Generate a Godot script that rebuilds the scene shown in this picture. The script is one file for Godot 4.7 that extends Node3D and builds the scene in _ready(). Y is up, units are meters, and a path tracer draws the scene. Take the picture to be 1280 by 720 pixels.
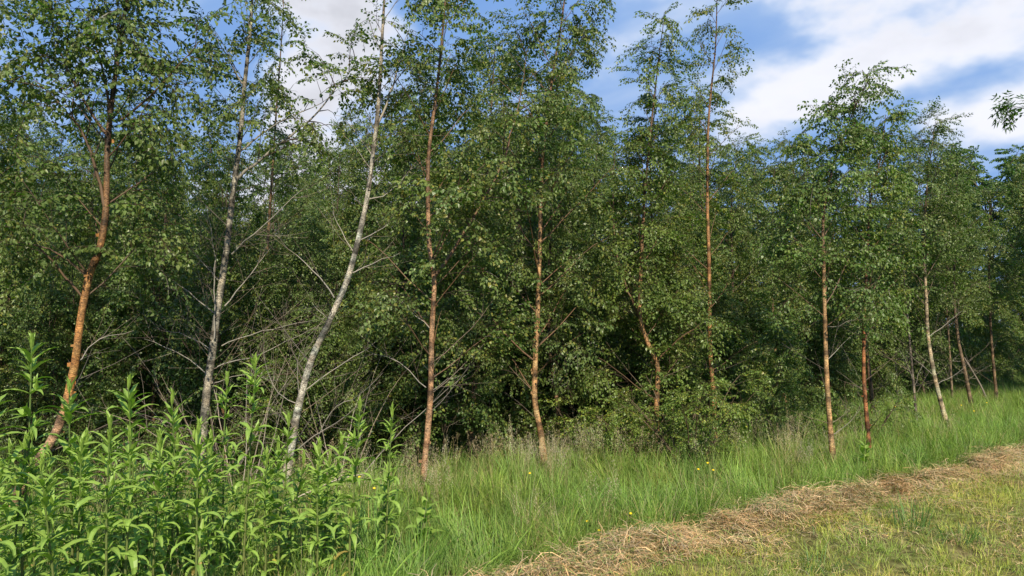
extends Node3D
# A young birch wood beside a mown verge on a bright summer day. Units are metres, y is up, the viewer looks along -z.

var rng := RandomNumberGenerator.new()
var lump := FastNoiseLite.new()
var used := {}
var bark: StandardMaterial3D
var twig_bark: StandardMaterial3D
var leaf_skin: StandardMaterial3D
var grass_skin: StandardMaterial3D
var herb_skin: StandardMaterial3D
var dry_skin: StandardMaterial3D
var petal_skin: StandardMaterial3D
var sprays: Array[ArrayMesh] = []
var single_leaves: Array[ArrayMesh] = []


# ---------------------------------------------------------------- mesh collecting
class Builder:
	var v := PackedVector3Array()
	var n := PackedVector3Array()
	var c := PackedColorArray()
	var t := PackedVector2Array()
	var i := PackedInt32Array()
	var smooth := true

	func commit(material: Material) -> ArrayMesh:
		var a := []
		a.resize(Mesh.ARRAY_MAX)
		a[Mesh.ARRAY_VERTEX] = v
		if smooth:
			a[Mesh.ARRAY_NORMAL] = n
		a[Mesh.ARRAY_COLOR] = c
		a[Mesh.ARRAY_TEX_UV] = t
		a[Mesh.ARRAY_INDEX] = i
		var m := ArrayMesh.new()
		m.add_surface_from_arrays(Mesh.PRIMITIVE_TRIANGLES, a)
		m.surface_set_material(0, material)
		return m

	func point(p: Vector3, color: Color, normal := Vector3.UP, uv := Vector2.ZERO) -> int:
		v.append(p)
		n.append(normal)
		c.append(color)
		t.append(uv)
		return v.size() - 1

	func tri(a: int, b: int, d: int) -> void:
		i.append(a)
		i.append(b)
		i.append(d)


func flat() -> Builder:
	var b := Builder.new()
	b.smooth = false
	return b


func r(a: float, b: float) -> float:
	return rng.randf_range(a, b)


func shade(c: Color, spread: float) -> Color:
	var k := 1.0 + r(-spread, spread)
	var w := r(-spread, spread) * 0.35
	return Color(c.r * (k + w), c.g * k, c.b * (k - w))


func any_way() -> Vector3:
	return Vector3(r(-1, 1), r(-1, 1), r(-1, 1))


# a tube along a path; colour and radius may change from ring to ring
func tube(b: Builder, path: PackedVector3Array, radii: PackedFloat32Array, sides: int, colors: PackedColorArray, rough := 0.0, mottle := 0.0) -> void:
	var count := path.size()
	var u := Vector3.ZERO
	var first := b.v.size()
	var run := 0.0
	for k in count:
		var along: Vector3 = (path[mini(k + 1, count - 1)] - path[maxi(k - 1, 0)]).normalized()
		if k == 0:
			u = along.cross(Vector3(0.3, 0.2, 1.0)).normalized()
			if u.length() < 0.5:
				u = along.cross(Vector3.RIGHT).normalized()
		else:
			u = (u - along * u.dot(along)).normalized()
			run += path[k].distance_to(path[k - 1])
		var w := along.cross(u)
		for s in sides + 1:
			var a := TAU * s / sides
			var out := u * cos(a) + w * sin(a)
			var rad := radii[k]
			if rough > 0.0:
				rad *= 1.0 + rough * lump.get_noise_3d((path[k].x + out.x * 0.1) * 40.0, path[k].y * 30.0, (path[k].z + out.z * 0.1) * 40.0)
			var col := colors[k]
			if mottle > 0.0:
				var q := path[k] * 1.0 + out * 0.05
				var n1 := lump.get_noise_3d(q.x * 180.0, q.y * 110.0, q.z * 180.0)
				var n2 := lump.get_noise_3d(q.x * 420.0 + 70.0, q.y * 700.0, q.z * 420.0)
				var m := clampf(1.0 + mottle * (1.1 * n1 + 1.0 * n2), 0.25, 1.6)
				col = Color(col.r * m, col.g * m * (1.0 - 0.12 * n1), col.b * m * (1.0 - 0.25 * n1))
			b.point(path[k] + out * rad, col, out, Vector2(float(s) / sides, run))
	for k in count - 1:
		for s in sides:
			var a := first + k * (sides + 1) + s
			var d := a + sides + 1
			b.tri(a, d, d + 1)
			b.tri(a, d + 1, a + 1)


func even(count: int, c: Color) -> PackedColorArray:
	var a := PackedColorArray()
	a.resize(count)
	a.fill(c)
	return a


func taper(count: int, from: float, to: float) -> PackedFloat32Array:
	var a := PackedFloat32Array()
	for k in count:
		a.append(lerpf(from, to, float(k) / (count - 1)))
	return a


# a smooth path through the given points, with steps of about the given length
func smooth_path(points: Array, step: float) -> PackedVector3Array:
	var out := PackedVector3Array()
	for k in points.size() - 1:
		var p0: Vector3 = points[maxi(k - 1, 0)]
		var p1: Vector3 = points[k]
		var p2: Vector3 = points[k + 1]
		var p3: Vector3 = points[mini(k + 2, points.size() - 1)]
		var pieces := maxi(1, int(ceil(p1.distance_to(p2) / step)))
		for j in pieces:
			out.append(p1.cubic_interpolate(p2, p0, p3, float(j) / pieces))
	out.append(points[-1])
	return out


# ---------------------------------------------------------------- naming
func numbered(called: String) -> String:
	var k: int = used.get(called, -1) + 1
	used[called] = k
	return called if k == 0 else "%s_%03d" % [called, k]


func tag(o: Node3D, label: String, category: String, group := "", kind := "") -> Node3D:
	if label:
		o.set_meta("label", label)
	if category:
		o.set_meta("category", category)
	if group:
		o.set_meta("group", group)
	if kind:
		o.set_meta("kind", kind)
	return o


func thing(called: String, at: Vector3) -> Node3D:
	var o := Node3D.new()
	o.name = numbered(called)
	add_child(o)
	o.position = at
	return o


func part(called: String, mesh: Mesh, parent: Node) -> MeshInstance3D:
	var o := MeshInstance3D.new()
	o.name = called
	o.mesh = mesh
	parent.add_child(o, true)
	return o


func many(called: String, mesh: Mesh, places: Array, tints: Array, parent: Node) -> MultiMeshInstance3D:
	var mm := MultiMesh.new()
	mm.transform_format = MultiMesh.TRANSFORM_3D
	mm.use_colors = true
	mm.mesh = mesh
	mm.instance_count = places.size()
	for k in places.size():
		mm.set_instance_transform(k, places[k])
		mm.set_instance_color(k, tints[k])
	var o := MultiMeshInstance3D.new()
	o.name = called
	o.multimesh = mm
	o.set_meta("kind", "stuff")
	parent.add_child(o, true)
	return o


# ---------------------------------------------------------------- materials
func skin(rough: float, spec: float, through := Color.BLACK) -> StandardMaterial3D:
	var m := StandardMaterial3D.new()
	m.vertex_color_use_as_albedo = true
	m.roughness = rough
	m.metallic_specular = spec
	m.cull_mode = BaseMaterial3D.CULL_DISABLED
	if through != Color.BLACK:
		m.backlight_enabled = true
		m.backlight = through
	return m


func make_materials() -> void:
	# bark: fine mottling, short dark cross marks (lenticels) and a few long peeling lines round the stem
	var w := 256
	var h := 512
	var im := Image.create(w, h, false, Image.FORMAT_RGB8)
	var fine := FastNoiseLite.new()
	fine.seed = 5
	fine.frequency = 0.06
	for y in h:
		for x in w:
			var a := TAU * x / w
			var k := 0.8 + 0.4 * fine.get_noise_3d(cos(a) * 30.0, sin(a) * 30.0, y * 2.2) + 0.12 * fine.get_noise_3d(cos(a) * 120.0, sin(a) * 120.0, y * 5.0)
			k = clampf(k, 0.3, 1.0)
			im.set_pixel(x, y, Color(k, k * 0.99, k * 0.97))
	rng.seed = 77
	for k in 420:
		var x0 := rng.randi_range(0, w - 1)
		var y0 := rng.randi_range(2, h - 5)
		var long := rng.randi_range(8, 40)
		var deep := r(0.2, 0.7)
		for x in long:
			for y in rng.randi_range(1, 3):
				var px := (x0 + x) % w
				im.set_pixel(px, y0 + y, im.get_pixel(px, y0 + y) * Color(deep, deep * 0.95, deep * 0.9))
	var bark_picture := ImageTexture.create_from_image(im)
	var relief := im.duplicate()
	relief.bump_map_to_normal_map(2.0)
	bark = skin(0.62, 0.4)
	bark.cull_mode = BaseMaterial3D.CULL_BACK
	bark.albedo_texture = bark_picture
	bark.normal_enabled = true
	bark.normal_texture = ImageTexture.create_from_image(relief)
	bark.normal_scale = 0.7
	bark.uv1_scale = Vector3(1, 1.6, 1)
	twig_bark = skin(0.6, 0.4)
	leaf_skin = skin(0.4, 0.48, Color(0.68, 0.92, 0.3))
	grass_skin = skin(0.5, 0.35, Color(0.75, 0.85, 0.3))
	herb_skin = skin(0.45, 0.42, Color(0.7, 0.85, 0.3))
	dry_skin = skin(0.75, 0.3, Color(0.3, 0.27, 0.18))
	petal_skin = skin(0.35, 0.5, Color(0.5, 0.4, 0.05))


# ---------------------------------------------------------------- sky
func sky_picture() -> ImageTexture:
	var w := 4096
	var h := 2048
	var heap := FastNoiseLite.new()
	heap.seed = 11
	heap.frequency = 0.75
	heap.fractal_octaves = 7
	heap.fractal_gain = 0.55
	var wisp := FastNoiseLite.new()
	wisp.seed = 4
	wisp.frequency = 0.9
	wisp.fractal_octaves = 5
	# cloud banks: azimuth, height, half width, half height (degrees), strength, tilt
	var banks := [
		[-14.0, 20.0, 6.0, 8.0, 0.75, 0.0], [-16.0, 8.0, 16.0, 4.0, 0.5, 0.0], [21.0, 24.5, 12.0, 4.2, 0.9, 0.0], [27.0, 19.0, 12.0, 5.0, 0.3, 0.15], [27.0, 17.5, 10.0, 2.0, 0.55, 0.3], [21.5, 15.5, 6.0, 1.8, 0.4, 0.25], [31.5, 12.5, 4.0, 2.2, 0.8, 0.0],
		[10.0, 22.5, 4.0, 3.0, 0.45, 0.3], [-35.0, 26.0, 8.0, 4.0, 0.5, 0.0], [60.0, 22.0, 14.0, 6.0, 0.7, 0.1], [-75.0, 18.0, 15.0, 5.0, 0.7, 0.0], [110.0, 25.0, 16.0, 6.0, 0.7, 0.2], [150.0, 15.0, 14.0, 5.0, 0.7, 0.0], [-130.0, 22.0, 15.0, 6.0, 0.7, 0.1], [180.0, 40.0, 16.0, 8.0, 0.6, 0.0],
		[8.0, 10.5, 5.5, 5.0, -0.6, 0.0], [-22.0, 17.0, 5.0, 7.0, -0.55, 0.0],
	]
	var bytes := PackedByteArray()
	bytes.resize(w * h * 3)
	bytes.fill(155)
	var near := []
	for x in w:
		var az := rad_to_deg(wrapf(TAU * (x + 0.5) / w, -PI, PI))
		var list := []
		for b in banks:
			var da := wrapf(az - b[0], -180.0, 180.0)
			if absf(da) < b[2] * 1.7:
				list.append([b[4] * exp(-absf(da / b[2]) ** 3), b[1] + da * b[5], b[3]])
		near.append(list)
	var y := 0
	while y < h / 2 + 8:
		var step := 1 if y > 600 else 4  # high above, where the air shows no fine edges from below, coarser steps do
		var high := PI / 2 - PI * (y + 0.5 * step) / h
		var sy := sin(high)
		var cy := cos(high)
		var el := rad_to_deg(high)
		var far := 1.0 / (maxf(sy, 0.0) + 0.16)
		var blue := Color(0.56, 0.67, 0.82).lerp(Color(0.40, 0.55, 0.77), sqrt(clampf(sy * 1.6, 0.0, 1.0)))
		var x := 0
		while x < w:
			var turn := TAU * (x + 0.5 * step) / w
			var px := sin(turn) * cy * far
			var pz := -cos(turn) * cy * far
			var k := 0.5 + 0.75 * heap.get_noise_3d(sin(turn) * cy * 3.4, sy * 7.0, -cos(turn) * cy * 3.4)
			var s := 0.5 + 0.8 * wisp.get_noise_3d(px * 0.7 + pz * 0.7, 7.0, (pz - px) * 2.2)
			var more := 0.0
			for b: Array in near[x]:
				more += b[0] * exp(-absf((el - b[1]) / b[2]) ** 3)
			more *= 0.4 + 1.1 * k
			var sum := k * 0.9 + more * 0.55
			var cloud := smoothstep(0.52, 0.95, sum) * 0.93
			var veil := clampf(smoothstep(0.38, 0.95, s) * 0.5 + smoothstep(0.1, 0.7, more) * 0.4, 0.0, 0.75)
			var lit := 0.86 - 0.13 * smoothstep(0.7, 1.1, sum) * smoothstep(-0.3, 0.25, heap.get_noise_3d(px * 0.8, 3.0, pz * 0.8))
			var c := blue.lerp(Color(0.70, 0.75, 0.84), veil).lerp(Color(lit, lit, lit * 1.03), cloud)
			var r8 := int(clampf(c.r, 0, 1) * 255)
			var g8 := int(clampf(c.g, 0, 1) * 255)
			var b8 := int(clampf(c.b, 0, 1) * 255)
			for j in step:
				var at := ((y + j) * w + x) * 3
				for i in step:
					bytes[at] = r8
					bytes[at + 1] = g8
					bytes[at + 2] = b8
					at += 3
			x += step
		y += step
	return ImageTexture.create_from_image(Image.create_from_data(w, h, false, Image.FORMAT_RGB8, bytes))


# ---------------------------------------------------------------- the lie of the land
const EDGE := [Vector2(-40, -12), Vector2(-8, 0.6), Vector2(-3, 2.6), Vector2(-1, 4.2), Vector2(-0.2, 4.9), Vector2(0.46, 5.45), Vector2(1.5, 6.3), Vector2(2.8, 7.3), Vector2(4.0, 8.1), Vector2(5.2, 9.0), Vector2(7.4, 11.0), Vector2(12, 15.2), Vector2(20, 22), Vector2(60, 50)]


# how far from the viewer's line (along -z) the mown ground ends at that x
func edge(x: float) -> float:
	for k in EDGE.size() - 1:
		if x <= EDGE[k + 1].x:
			return lerpf(EDGE[k].y, EDGE[k + 1].y, (x - EDGE[k].x) / (EDGE[k + 1].x - EDGE[k].x))
	return EDGE[-1].y


func ground(x: float, z: float) -> float:
	return 0.05 * lump.get_noise_2d(x * 9.0, z * 9.0)


func on(x: float, z: float) -> Vector3:
	return Vector3(x, ground(x, z), z)


func spaced(fine_from: float, fine_to: float, step: float) -> PackedFloat32Array:
	var a := PackedFloat32Array()
	for q in [500.0, 250.0, 120.0, 60.0, 30.0, 14.0, 7.0, 3.0, 1.0]:
		a.append(fine_from - q)
	var x := fine_from
	while x < fine_to:
		a.append(x)
		x += step
	for q in [0.0, 1.0, 3.0, 7.0, 14.0, 30.0, 60.0, 120.0, 250.0, 500.0]:
		a.append(fine_to + q)
	return a


func make_ground() -> void:
	var noise := FastNoiseLite.new()
	noise.seed = 9
	noise.frequency = 0.02
	noise.fractal_octaves = 5
	var ramp := Gradient.new()
	ramp.set_color(0, Color(0.45, 0.43, 0.4))
	ramp.set_color(1, Color(1, 1, 1))
	var pic := NoiseTexture2D.new()
	pic.width = 512
	pic.height = 512
	pic.seamless = true
	pic.noise = noise
	pic.color_ramp = ramp
	var soil := skin(0.95, 0.2)
	soil.cull_mode = BaseMaterial3D.CULL_BACK
	soil.albedo_texture = pic
	soil.uv1_triplanar = true
	soil.uv1_world_triplanar = true
	soil.uv1_scale = Vector3(0.9, 0.9, 0.9)
	var b := Builder.new()
	var xs := spaced(-16, 18, 0.3)
	var zs := spaced(-30, 4, 0.3)
	for z in zs:
		for x in xs:
			var near := absf(x) < 40 and absf(z) < 50
			var h := ground(x, z) if near else 0.0
			var e := 0.3
			var nrm := Vector3(ground(x - e, z) - ground(x + e, z), 2 * e, ground(x, z - e) - ground(x, z + e)).normalized() if near else Vector3.UP
			var p := lump.get_noise_2d(x * 20.0, z * 20.0 + 50.0)
			b.point(Vector3(x, h, z), Color(0.075, 0.075, 0.035).lerp(Color(0.07, 0.05, 0.03), clampf(0.5 + p, 0, 1)), nrm)
	for j in zs.size() - 1:
		for k in xs.size() - 1:
			var a := j * xs.size() + k
			var d := a + xs.size()
			b.tri(a, a + 1, d + 1)
			b.tri(a, d + 1, d)
	tag(part("ground", b.commit(soil), self), "brown earth and leaf litter under the birch wood", "", "", "structure")

	# the mown strip: a sheet just above the ground, from the edge of the long grass towards and past the viewer
	b = Builder.new()
	var cols := 0
	var x := -9.0
	while x < 20.0:
		var e := edge(x)
		for k in 41:
			var z := -e + k * 0.3
			var p := lump.get_noise_2d(x * 26.0, z * 26.0)
			var q := lump.get_noise_2d(x * 60.0 + 90.0, z * 60.0)
			var c := Color(0.26, 0.28, 0.085).lerp(Color(0.38, 0.29, 0.14), clampf(0.42 + p * 0.9 + q * 0.4, 0, 1))
			b.point(Vector3(x, ground(x, z) + 0.008, z), c, Vector3.UP)
		cols += 1
		x += 0.3
	for k in cols - 1:
		for j in 40:
			var a := k * 41 + j
			var d := a + 41
			b.tri(a, d, d + 1)
			b.tri(a, d + 1, a + 1)
	tag(part("mown_verge", b.commit(soil), self), "mown grass verge with dry cuttings along the wood", "", "", "structure")


# ---------------------------------------------------------------- leaves
const BIRCH := Color(0.137, 0.192, 0.05)


# one birch leaf: ovate with a drawn-out tip, folded a little along its midrib
func leaf(b: Builder, at: Vector3, to: Vector3, face: Vector3, long: float, wide: float, c: Color) -> void:
	var side := to.cross(face).normalized()
	var up := side.cross(to).normalized()
	var lift := up * wide * r(0.02, 0.2)
	var sag := up * -long * r(0.0, 0.14)
	var a := b.point(at, c)
	var m := b.point(at + to * long * 0.32, c)
	var l := b.point(at + to * long * 0.3 + side * wide * 0.5 + lift, c)
	var q := b.point(at + to * long * 0.3 - side * wide * 0.5 + lift, c)
	var l2 := b.point(at + to * long * 0.62 + side * wide * 0.3 + lift * 0.6 + sag * 0.4, c)
	var q2 := b.point(at + to * long * 0.62 - side * wide * 0.3 + lift * 0.6 + sag * 0.4, c)
	var m2 := b.point(at + to * long * 0.64 + sag * 0.4, c)
	var e := b.point(at + to * long + sag, c)
	for f in [[a, l, m], [a, m, q], [l, l2, m2], [l, m2, m], [m, m2, q2], [m, q2, q], [l2, e, m2], [m2, e, q2]]:
		b.tri(f[0], f[1], f[2])


# a leafy twig about 35 cm long: it grows along +x and hangs towards its tip
func make_spray(number: int, leaf_length: float, base: Color, count_scale := 1.0) -> ArrayMesh:
	rng.seed = 900 + number
	var b := flat()
	var brown := Color(0.07, 0.045, 0.03)
	var stems := []
	var main := PackedVector3Array()
	var reach := r(0.3, 0.38)
	var sag := r(0.25, 0.6)
	for k in 6:
		var t := k / 5.0
		main.append(Vector3(reach * t, -sag * reach * t * t, sin(t * 3.0 + number) * 0.015))
	stems.append(main)
	for k in 6:
		var t := 0.18 + 0.13 * k
		var p: Vector3 = main[0].lerp(main[5], t)
		p.y = -sag * reach * t * t
		var s := 1.0 if k % 2 == 0 else -1.0
		var l := r(0.09, 0.19) * (1.1 - 0.5 * t)
		var way := Vector3(r(0.5, 0.9), r(-0.35, 0.45), s * r(0.6, 1.0)).normalized()
		var line := PackedVector3Array()
		for j in 4:
			var q := j / 3.0
			line.append(p + way * l * q + Vector3(0, -l * r(0.25, 0.5) * q * q, 0))
		stems.append(line)
	for line: PackedVector3Array in stems:
		tube(b, line, taper(line.size(), 0.0022, 0.0008), 3, even(line.size(), brown))
		var span := line[0].distance_to(line[-1])
		var leaves := int(span / 0.026 * count_scale)
		for k in leaves:
			var f := (k + 0.7) / leaves * (line.size() - 1)
			var g := mini(int(f), line.size() - 2)
			var p := line[g].lerp(line[g + 1], f - g)
			var ahead := (line[g + 1] - line[g]).normalized()
			var out := ahead.cross(Vector3.UP).normalized() * (1.0 if k % 2 == 0 else -1.0)
			var to := (ahead * r(0.2, 0.8) + out * r(0.3, 0.9) + Vector3(0, r(-1.25, 0.05), 0) + any_way() * 0.25).normalized()
			var c := shade(base, 0.22)
			if rng.randf() < 0.12:
				c = shade(Color(base.r * 1.8, base.g * 1.35, base.b * 1.1), 0.15)
			var long := leaf_length * (r(0.7, 1.25) if rng.randf() < 0.85 else r(0.35, 0.6))
			leaf(b, p + to * 0.012, to, Vector3.UP + any_way() * 0.8, long, long * r(0.68, 0.85), c)
		var tip: Vector3 = line[-1]
		leaf(b, tip, (tip - line[-2]).normalized() + Vector3(0, -0.5, 0), Vector3.UP + any_way() * 0.5, leaf_length * 0.9, leaf_length * 0.6, shade(base, 0.2))
	if number % 2 == 0:  # hanging catkins
		for k in 3:
			var p: Vector3 = main[1 + k]
			tube(b, PackedVector3Array([p, p + Vector3(0, -0.015, 0), p + Vector3(0.003, -0.04, 0)]), PackedFloat32Array([0.002, 0.0045, 0.002]), 4, even(3, Color(0.13, 0.12, 0.04)))
	return b.commit(leaf_skin)


# ---------------------------------------------------------------- trees
func limb_path(from: Vector3, way: Vector3, long: float, rise: float, droop: float) -> PackedVector3Array:
	var out := PackedVector3Array([from])
	var p := from
	var d := way.normalized()
	var pieces := maxi(4, int(long / 0.16))
	for k in pieces:
		var t := float(k) / pieces
		d = (d + Vector3(0, rise * (1.0 - t) - droop * t * t, 0) / pieces * 2.0 + any_way() * 0.09).normalized()
		p += d * long / pieces
		out.append(p)
	return out


func spray_place(p: Vector3, way: Vector3, size: float) -> Transform3D:
	var x := (way + any_way() * 0.35).normalized()
	var z := x.cross(Vector3.UP)
	z = (z.normalized() + Vector3(0, r(-0.5, 0.5), 0)).normalized()
	var y := z.cross(x).normalized()
	z = x.cross(y).normalized()
	return Transform3D(Basis(x, y, z).scaled_local(Vector3.ONE * size), p)


# twigs and leafy sprays along a limb
func dress(line: PackedVector3Array, from: float, thick: float, density: float, size: float, twigs: Builder, places: Array, tints: Array, tint: Color, twig_color: Color) -> void:
	var long := 0.0
	for k in line.size() - 1:
		long += line[k].distance_to(line[k + 1])
	var count := maxi(2, int(long / 0.15))
	for k in count:
		var t := lerpf(from, 0.97, (k + r(0.1, 0.9)) / count)
		var f := t * (line.size() - 1)
		var g := mini(int(f), line.size() - 2)
		var p := line[g].lerp(line[g + 1], f - g)
		var ahead := (line[g + 1] - line[g]).normalized()
		var side := ahead.cross(any_way()).normalized()
		var way := (ahead * r(0.5, 1.0) + side * r(0.5, 1.0) + Vector3(0, r(-0.3, 0.2), 0)).normalized()
		var tl := clampf(long * 0.4, 0.15, 0.6) * r(0.6, 1.2) * (1.1 - 0.5 * t)
		var tw := limb_path(p, way, tl, 0.0, 1.5)
		tube(twigs, tw, taper(tw.size(), maxf(thick * 0.4, 0.002), 0.0012), 3, even(tw.size(), twig_color))
		for j in range(1, tw.size()):
			if rng.randf() < density * 0.62:
				var w := (tw[j] - tw[j - 1]).normalized()
				places.append(spray_place(tw[j], w + tw[j - 1].cross(any_way()).normalized() * 0.7 + Vector3(0, -0.45, 0), size * r(0.75, 1.2)))
				tints.append(shade(tint, 0.2))
	if rng.randf() < density:
		places.append(spray_place(line[-1], line[-1] - line[-2], size))
		tints.append(shade(tint, 0.2))


func bare_twigs(b: Builder, line: PackedVector3Array, thick: float, c: Color, depth := 0) -> void:
	var count := maxi(2, line.size() / 2)
	for k in count:
		var g := rng.randi_range(1, line.size() - 2)
		var ahead := (line[g + 1] - line[g]).normalized()
		var way := (ahead * r(0.5, 1.0) + any_way() * 0.8).normalized()
		var tl := r(0.15, 0.6) * (1.0 if depth == 0 else 0.5)
		var tw := limb_path(line[g], way, tl, 0.25, 0.1)
		tube(b, tw, taper(tw.size(), maxf(thick * 0.5, 0.0014), 0.0009), 3, even(tw.size(), shade(c, 0.15)))
		if depth == 0 and rng.randf() < 0.7:
			bare_twigs(b, tw, thick * 0.4, c, 1)


# path: the trunk's middle line in metres; low/high: bark colours at the foot and the top
func birch(called: String, path: Array, radius: float, o: Dictionary) -> Node3D:
	rng.seed = o.get("seed", 1)
	var foot: Vector3 = path[0]
	var root := thing(called, Vector3(foot.x, 0, foot.z))
	var local := []
	for p: Vector3 in path:
		local.append(Vector3(p.x - foot.x, p.y, p.z - foot.z))
	local[0].y = -0.12
	for k in range(1, local.size()):
		local[k].z += (local[k].y / 5.0) * o.get("lean", 0.0)
	var line := smooth_path(local, 0.03)
	var tall := line[-1].y
	var low: Color = o.get("low", Color(0.34, 0.17, 0.07))
	var high: Color = o.get("high", Color(0.16, 0.11, 0.07))
	var pale_until: float = o.get("turn", 0.4)
	var colors := PackedColorArray()
	var radii := PackedFloat32Array()
	var last := line.size() - 1
	var scars := {}
	for k in int(tall / 0.16):
		scars[rng.randi_range(4, last)] = r(0.25, 0.7)
	var patch := r(0, 100)
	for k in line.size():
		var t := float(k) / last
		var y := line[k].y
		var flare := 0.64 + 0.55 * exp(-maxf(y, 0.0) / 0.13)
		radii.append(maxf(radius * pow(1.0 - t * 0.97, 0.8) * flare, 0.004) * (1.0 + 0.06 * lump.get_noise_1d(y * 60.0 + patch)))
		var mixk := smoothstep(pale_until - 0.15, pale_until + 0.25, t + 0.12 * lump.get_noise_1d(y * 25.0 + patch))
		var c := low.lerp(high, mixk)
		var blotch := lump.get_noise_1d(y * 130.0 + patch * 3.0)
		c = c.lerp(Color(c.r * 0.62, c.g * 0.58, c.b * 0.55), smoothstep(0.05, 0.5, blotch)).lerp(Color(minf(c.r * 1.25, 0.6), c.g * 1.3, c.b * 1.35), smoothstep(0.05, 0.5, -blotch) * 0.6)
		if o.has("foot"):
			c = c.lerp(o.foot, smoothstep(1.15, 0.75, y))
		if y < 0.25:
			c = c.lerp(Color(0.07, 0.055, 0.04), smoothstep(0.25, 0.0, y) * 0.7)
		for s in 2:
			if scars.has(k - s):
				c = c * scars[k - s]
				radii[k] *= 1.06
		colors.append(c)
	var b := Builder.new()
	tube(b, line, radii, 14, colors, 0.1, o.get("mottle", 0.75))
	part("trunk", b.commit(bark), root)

	if o.get("peel", 0) > 0:  # curled strips of bark standing off the trunk
		for k in o.peel:
			var f := flat()
			var g := rng.randi_range(6, int(last * 0.55))
			var a := r(0, TAU)
			var out := Vector3(cos(a), 0, sin(a))
			var across := Vector3(-sin(a), 0, cos(a))
			var hgt := r(0.012, 0.04)
			var c := shade(low * 0.5, 0.35)
			var idx := []
			for j in 4:
				var q := j / 3.0
				var off := out * (q * q * r(0.006, 0.02)) + across * q * r(0.01, 0.035)
				idx.append([f.point(off + Vector3(0, -hgt / 2, 0), c), f.point(off + Vector3(0, hgt / 2 * (1 - 0.4 * q), 0), c)])
			for j in 3:
				f.tri(idx[j][0], idx[j][1], idx[j + 1][1])
				f.tri(idx[j][0], idx[j + 1][1], idx[j + 1][0])
			part("bark_strip", f.commit(dry_skin), root).position = line[g] + out * radii[g] * 0.97

	var twigs := Builder.new()
	var places := []
	var tints := []
	var tint: Color = o.get("tint", Color(1, 1, 1))
	var density: float = o.get("density", 1.0)
	var size: float = o.get("size", 1.0)
	var twig_color: Color = o.get("twig", Color(0.06, 0.042, 0.03))
	var joined: bool = o.get("joined", false)
	var all := Builder.new()
	# limbs drawn from the photograph
	for e: Array in o.get("limbs", []):
		var pts := []
		for p: Vector3 in e[0]:
			pts.append(Vector3(p.x - foot.x, p.y, p.z - foot.z))
		var l := smooth_path(pts, 0.12)
		for k in range(1, l.size()):
			l[k] += any_way() * 0.012
		var thick: float = e[1]
		var limb := Builder.new()
		var dead: bool = e[2]
		var c := Color(0.26, 0.24, 0.2) if dead else high * 0.7
		tube(limb, l, taper(l.size(), thick * (0.62 if dead else 1.0), 0.0012), 6, even(l.size(), c), 0.1, 0.4)
		if dead:
			bare_twigs(limb, l, thick * 0.4, Color(0.24, 0.2, 0.16))
			bare_twigs(limb, l, thick * 0.3, Color(0.17, 0.13, 0.1))
		else:
			dress(l, 0.15, thick, density * 1.2, size, twigs, places, tints, tint, twig_color)
		part("branch", limb.commit(twig_bark), root)
	# the rest of the limbs, spiralling up the trunk
	var from: float = o.get("from", 0.3)
	var count: int = o.get("count", 22)
	var reach: float = o.get("reach", 1.1)
	var turn := r(0, TAU)
	for k in count:
		var t := lerpf(from, 0.985, (k + r(0, 0.8)) / count)
		var g := mini(int(t * last), last - 1)
		turn += 2.4 + r(-0.4, 0.4)
		if t < o.get("clear", 0.0) and sin(turn) > 0.0 and rng.randf() < 0.68:
			turn += PI
		var profile := (0.55 + 0.45 * sin(clampf((t - from) / (1.0 - from), 0, 1) * PI * 0.8 + 0.5)) * (1.2 - 1.0 * t)
		var long := reach * profile * r(0.7, 1.2)
		var steep := lerpf(r(0.2, 0.7), r(0.9, 1.6), t)
		var way := Vector3(cos(turn), steep, sin(turn))
		var l := limb_path(line[g], way, long, 0.35, 0.75)
		var thick := clampf(0.0085 * long, 0.004, radii[g] * 0.55)
		var limb := all if joined else Builder.new()
		tube(limb, l, taper(l.size(), thick, 0.0025), 5, even(l.size(), shade(high * 0.6, 0.15)))
		dress(l, 0.22, thick, density, size, twigs, places, tints, tint, twig_color)
		if not joined:
			part("branch", limb.commit(twig_bark), root)
	# bare dead twigs low on the trunk
	for k in o.get("dead", 0):
		var g := int(r(0.08, maxf(from, 0.2) + 0.08) * last)
		var a := r(0, TAU)
		var l := limb_path(line[g], Vector3(cos(a), r(0.1, 0.8), sin(a)), r(0.35, 1.0), 0.2, 0.1)
		var limb := all if joined else Builder.new()
		var c := shade(Color(0.15, 0.12, 0.09), 0.3)
		tube(limb, l, taper(l.size(), r(0.003, 0.0055), 0.001), 4, even(l.size(), c))
		bare_twigs(limb, l, 0.004, c, 0 if o.get("dead", 0) > 12 else 1)
		if not joined:
			part("dead_branch", limb.commit(twig_bark), root)
	if joined:
		part("branches", all.commit(twig_bark), root).set_meta("kind", "stuff")
	part("twigs", twigs.commit(twig_bark), root).set_meta("kind", "stuff")
	many("crown", sprays[o.get("spray", 0) % sprays.size()], places, tints, root)
	for k in mini(o.get("single", 0), places.size()):  # leaves large enough to tell apart
		var spot: Transform3D = places[rng.randi() % places.size()]
		var lf := part("leaf", single_leaves[rng.randi() % single_leaves.size()], root)
		lf.transform = Transform3D(Basis.from_euler(Vector3(r(-0.6, 0.6), r(0, TAU), r(-1.9, -0.6))).scaled_local(Vector3.ONE * r(0.9, 1.3)), spot.origin + Vector3(r(-0.05, 0.05), -0.01, r(-0.05, 0.05)))
	return root


const RED := Color(0.63, 0.31, 0.1)
const TAN := Color(0.56, 0.35, 0.17)
const PALE := Color(0.66, 0.53, 0.35)
const GREY := Color(0.38, 0.355, 0.285)
const WHITE := Color(0.56, 0.53, 0.45)
const DARK := Color(0.12, 0.085, 0.055)


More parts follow.
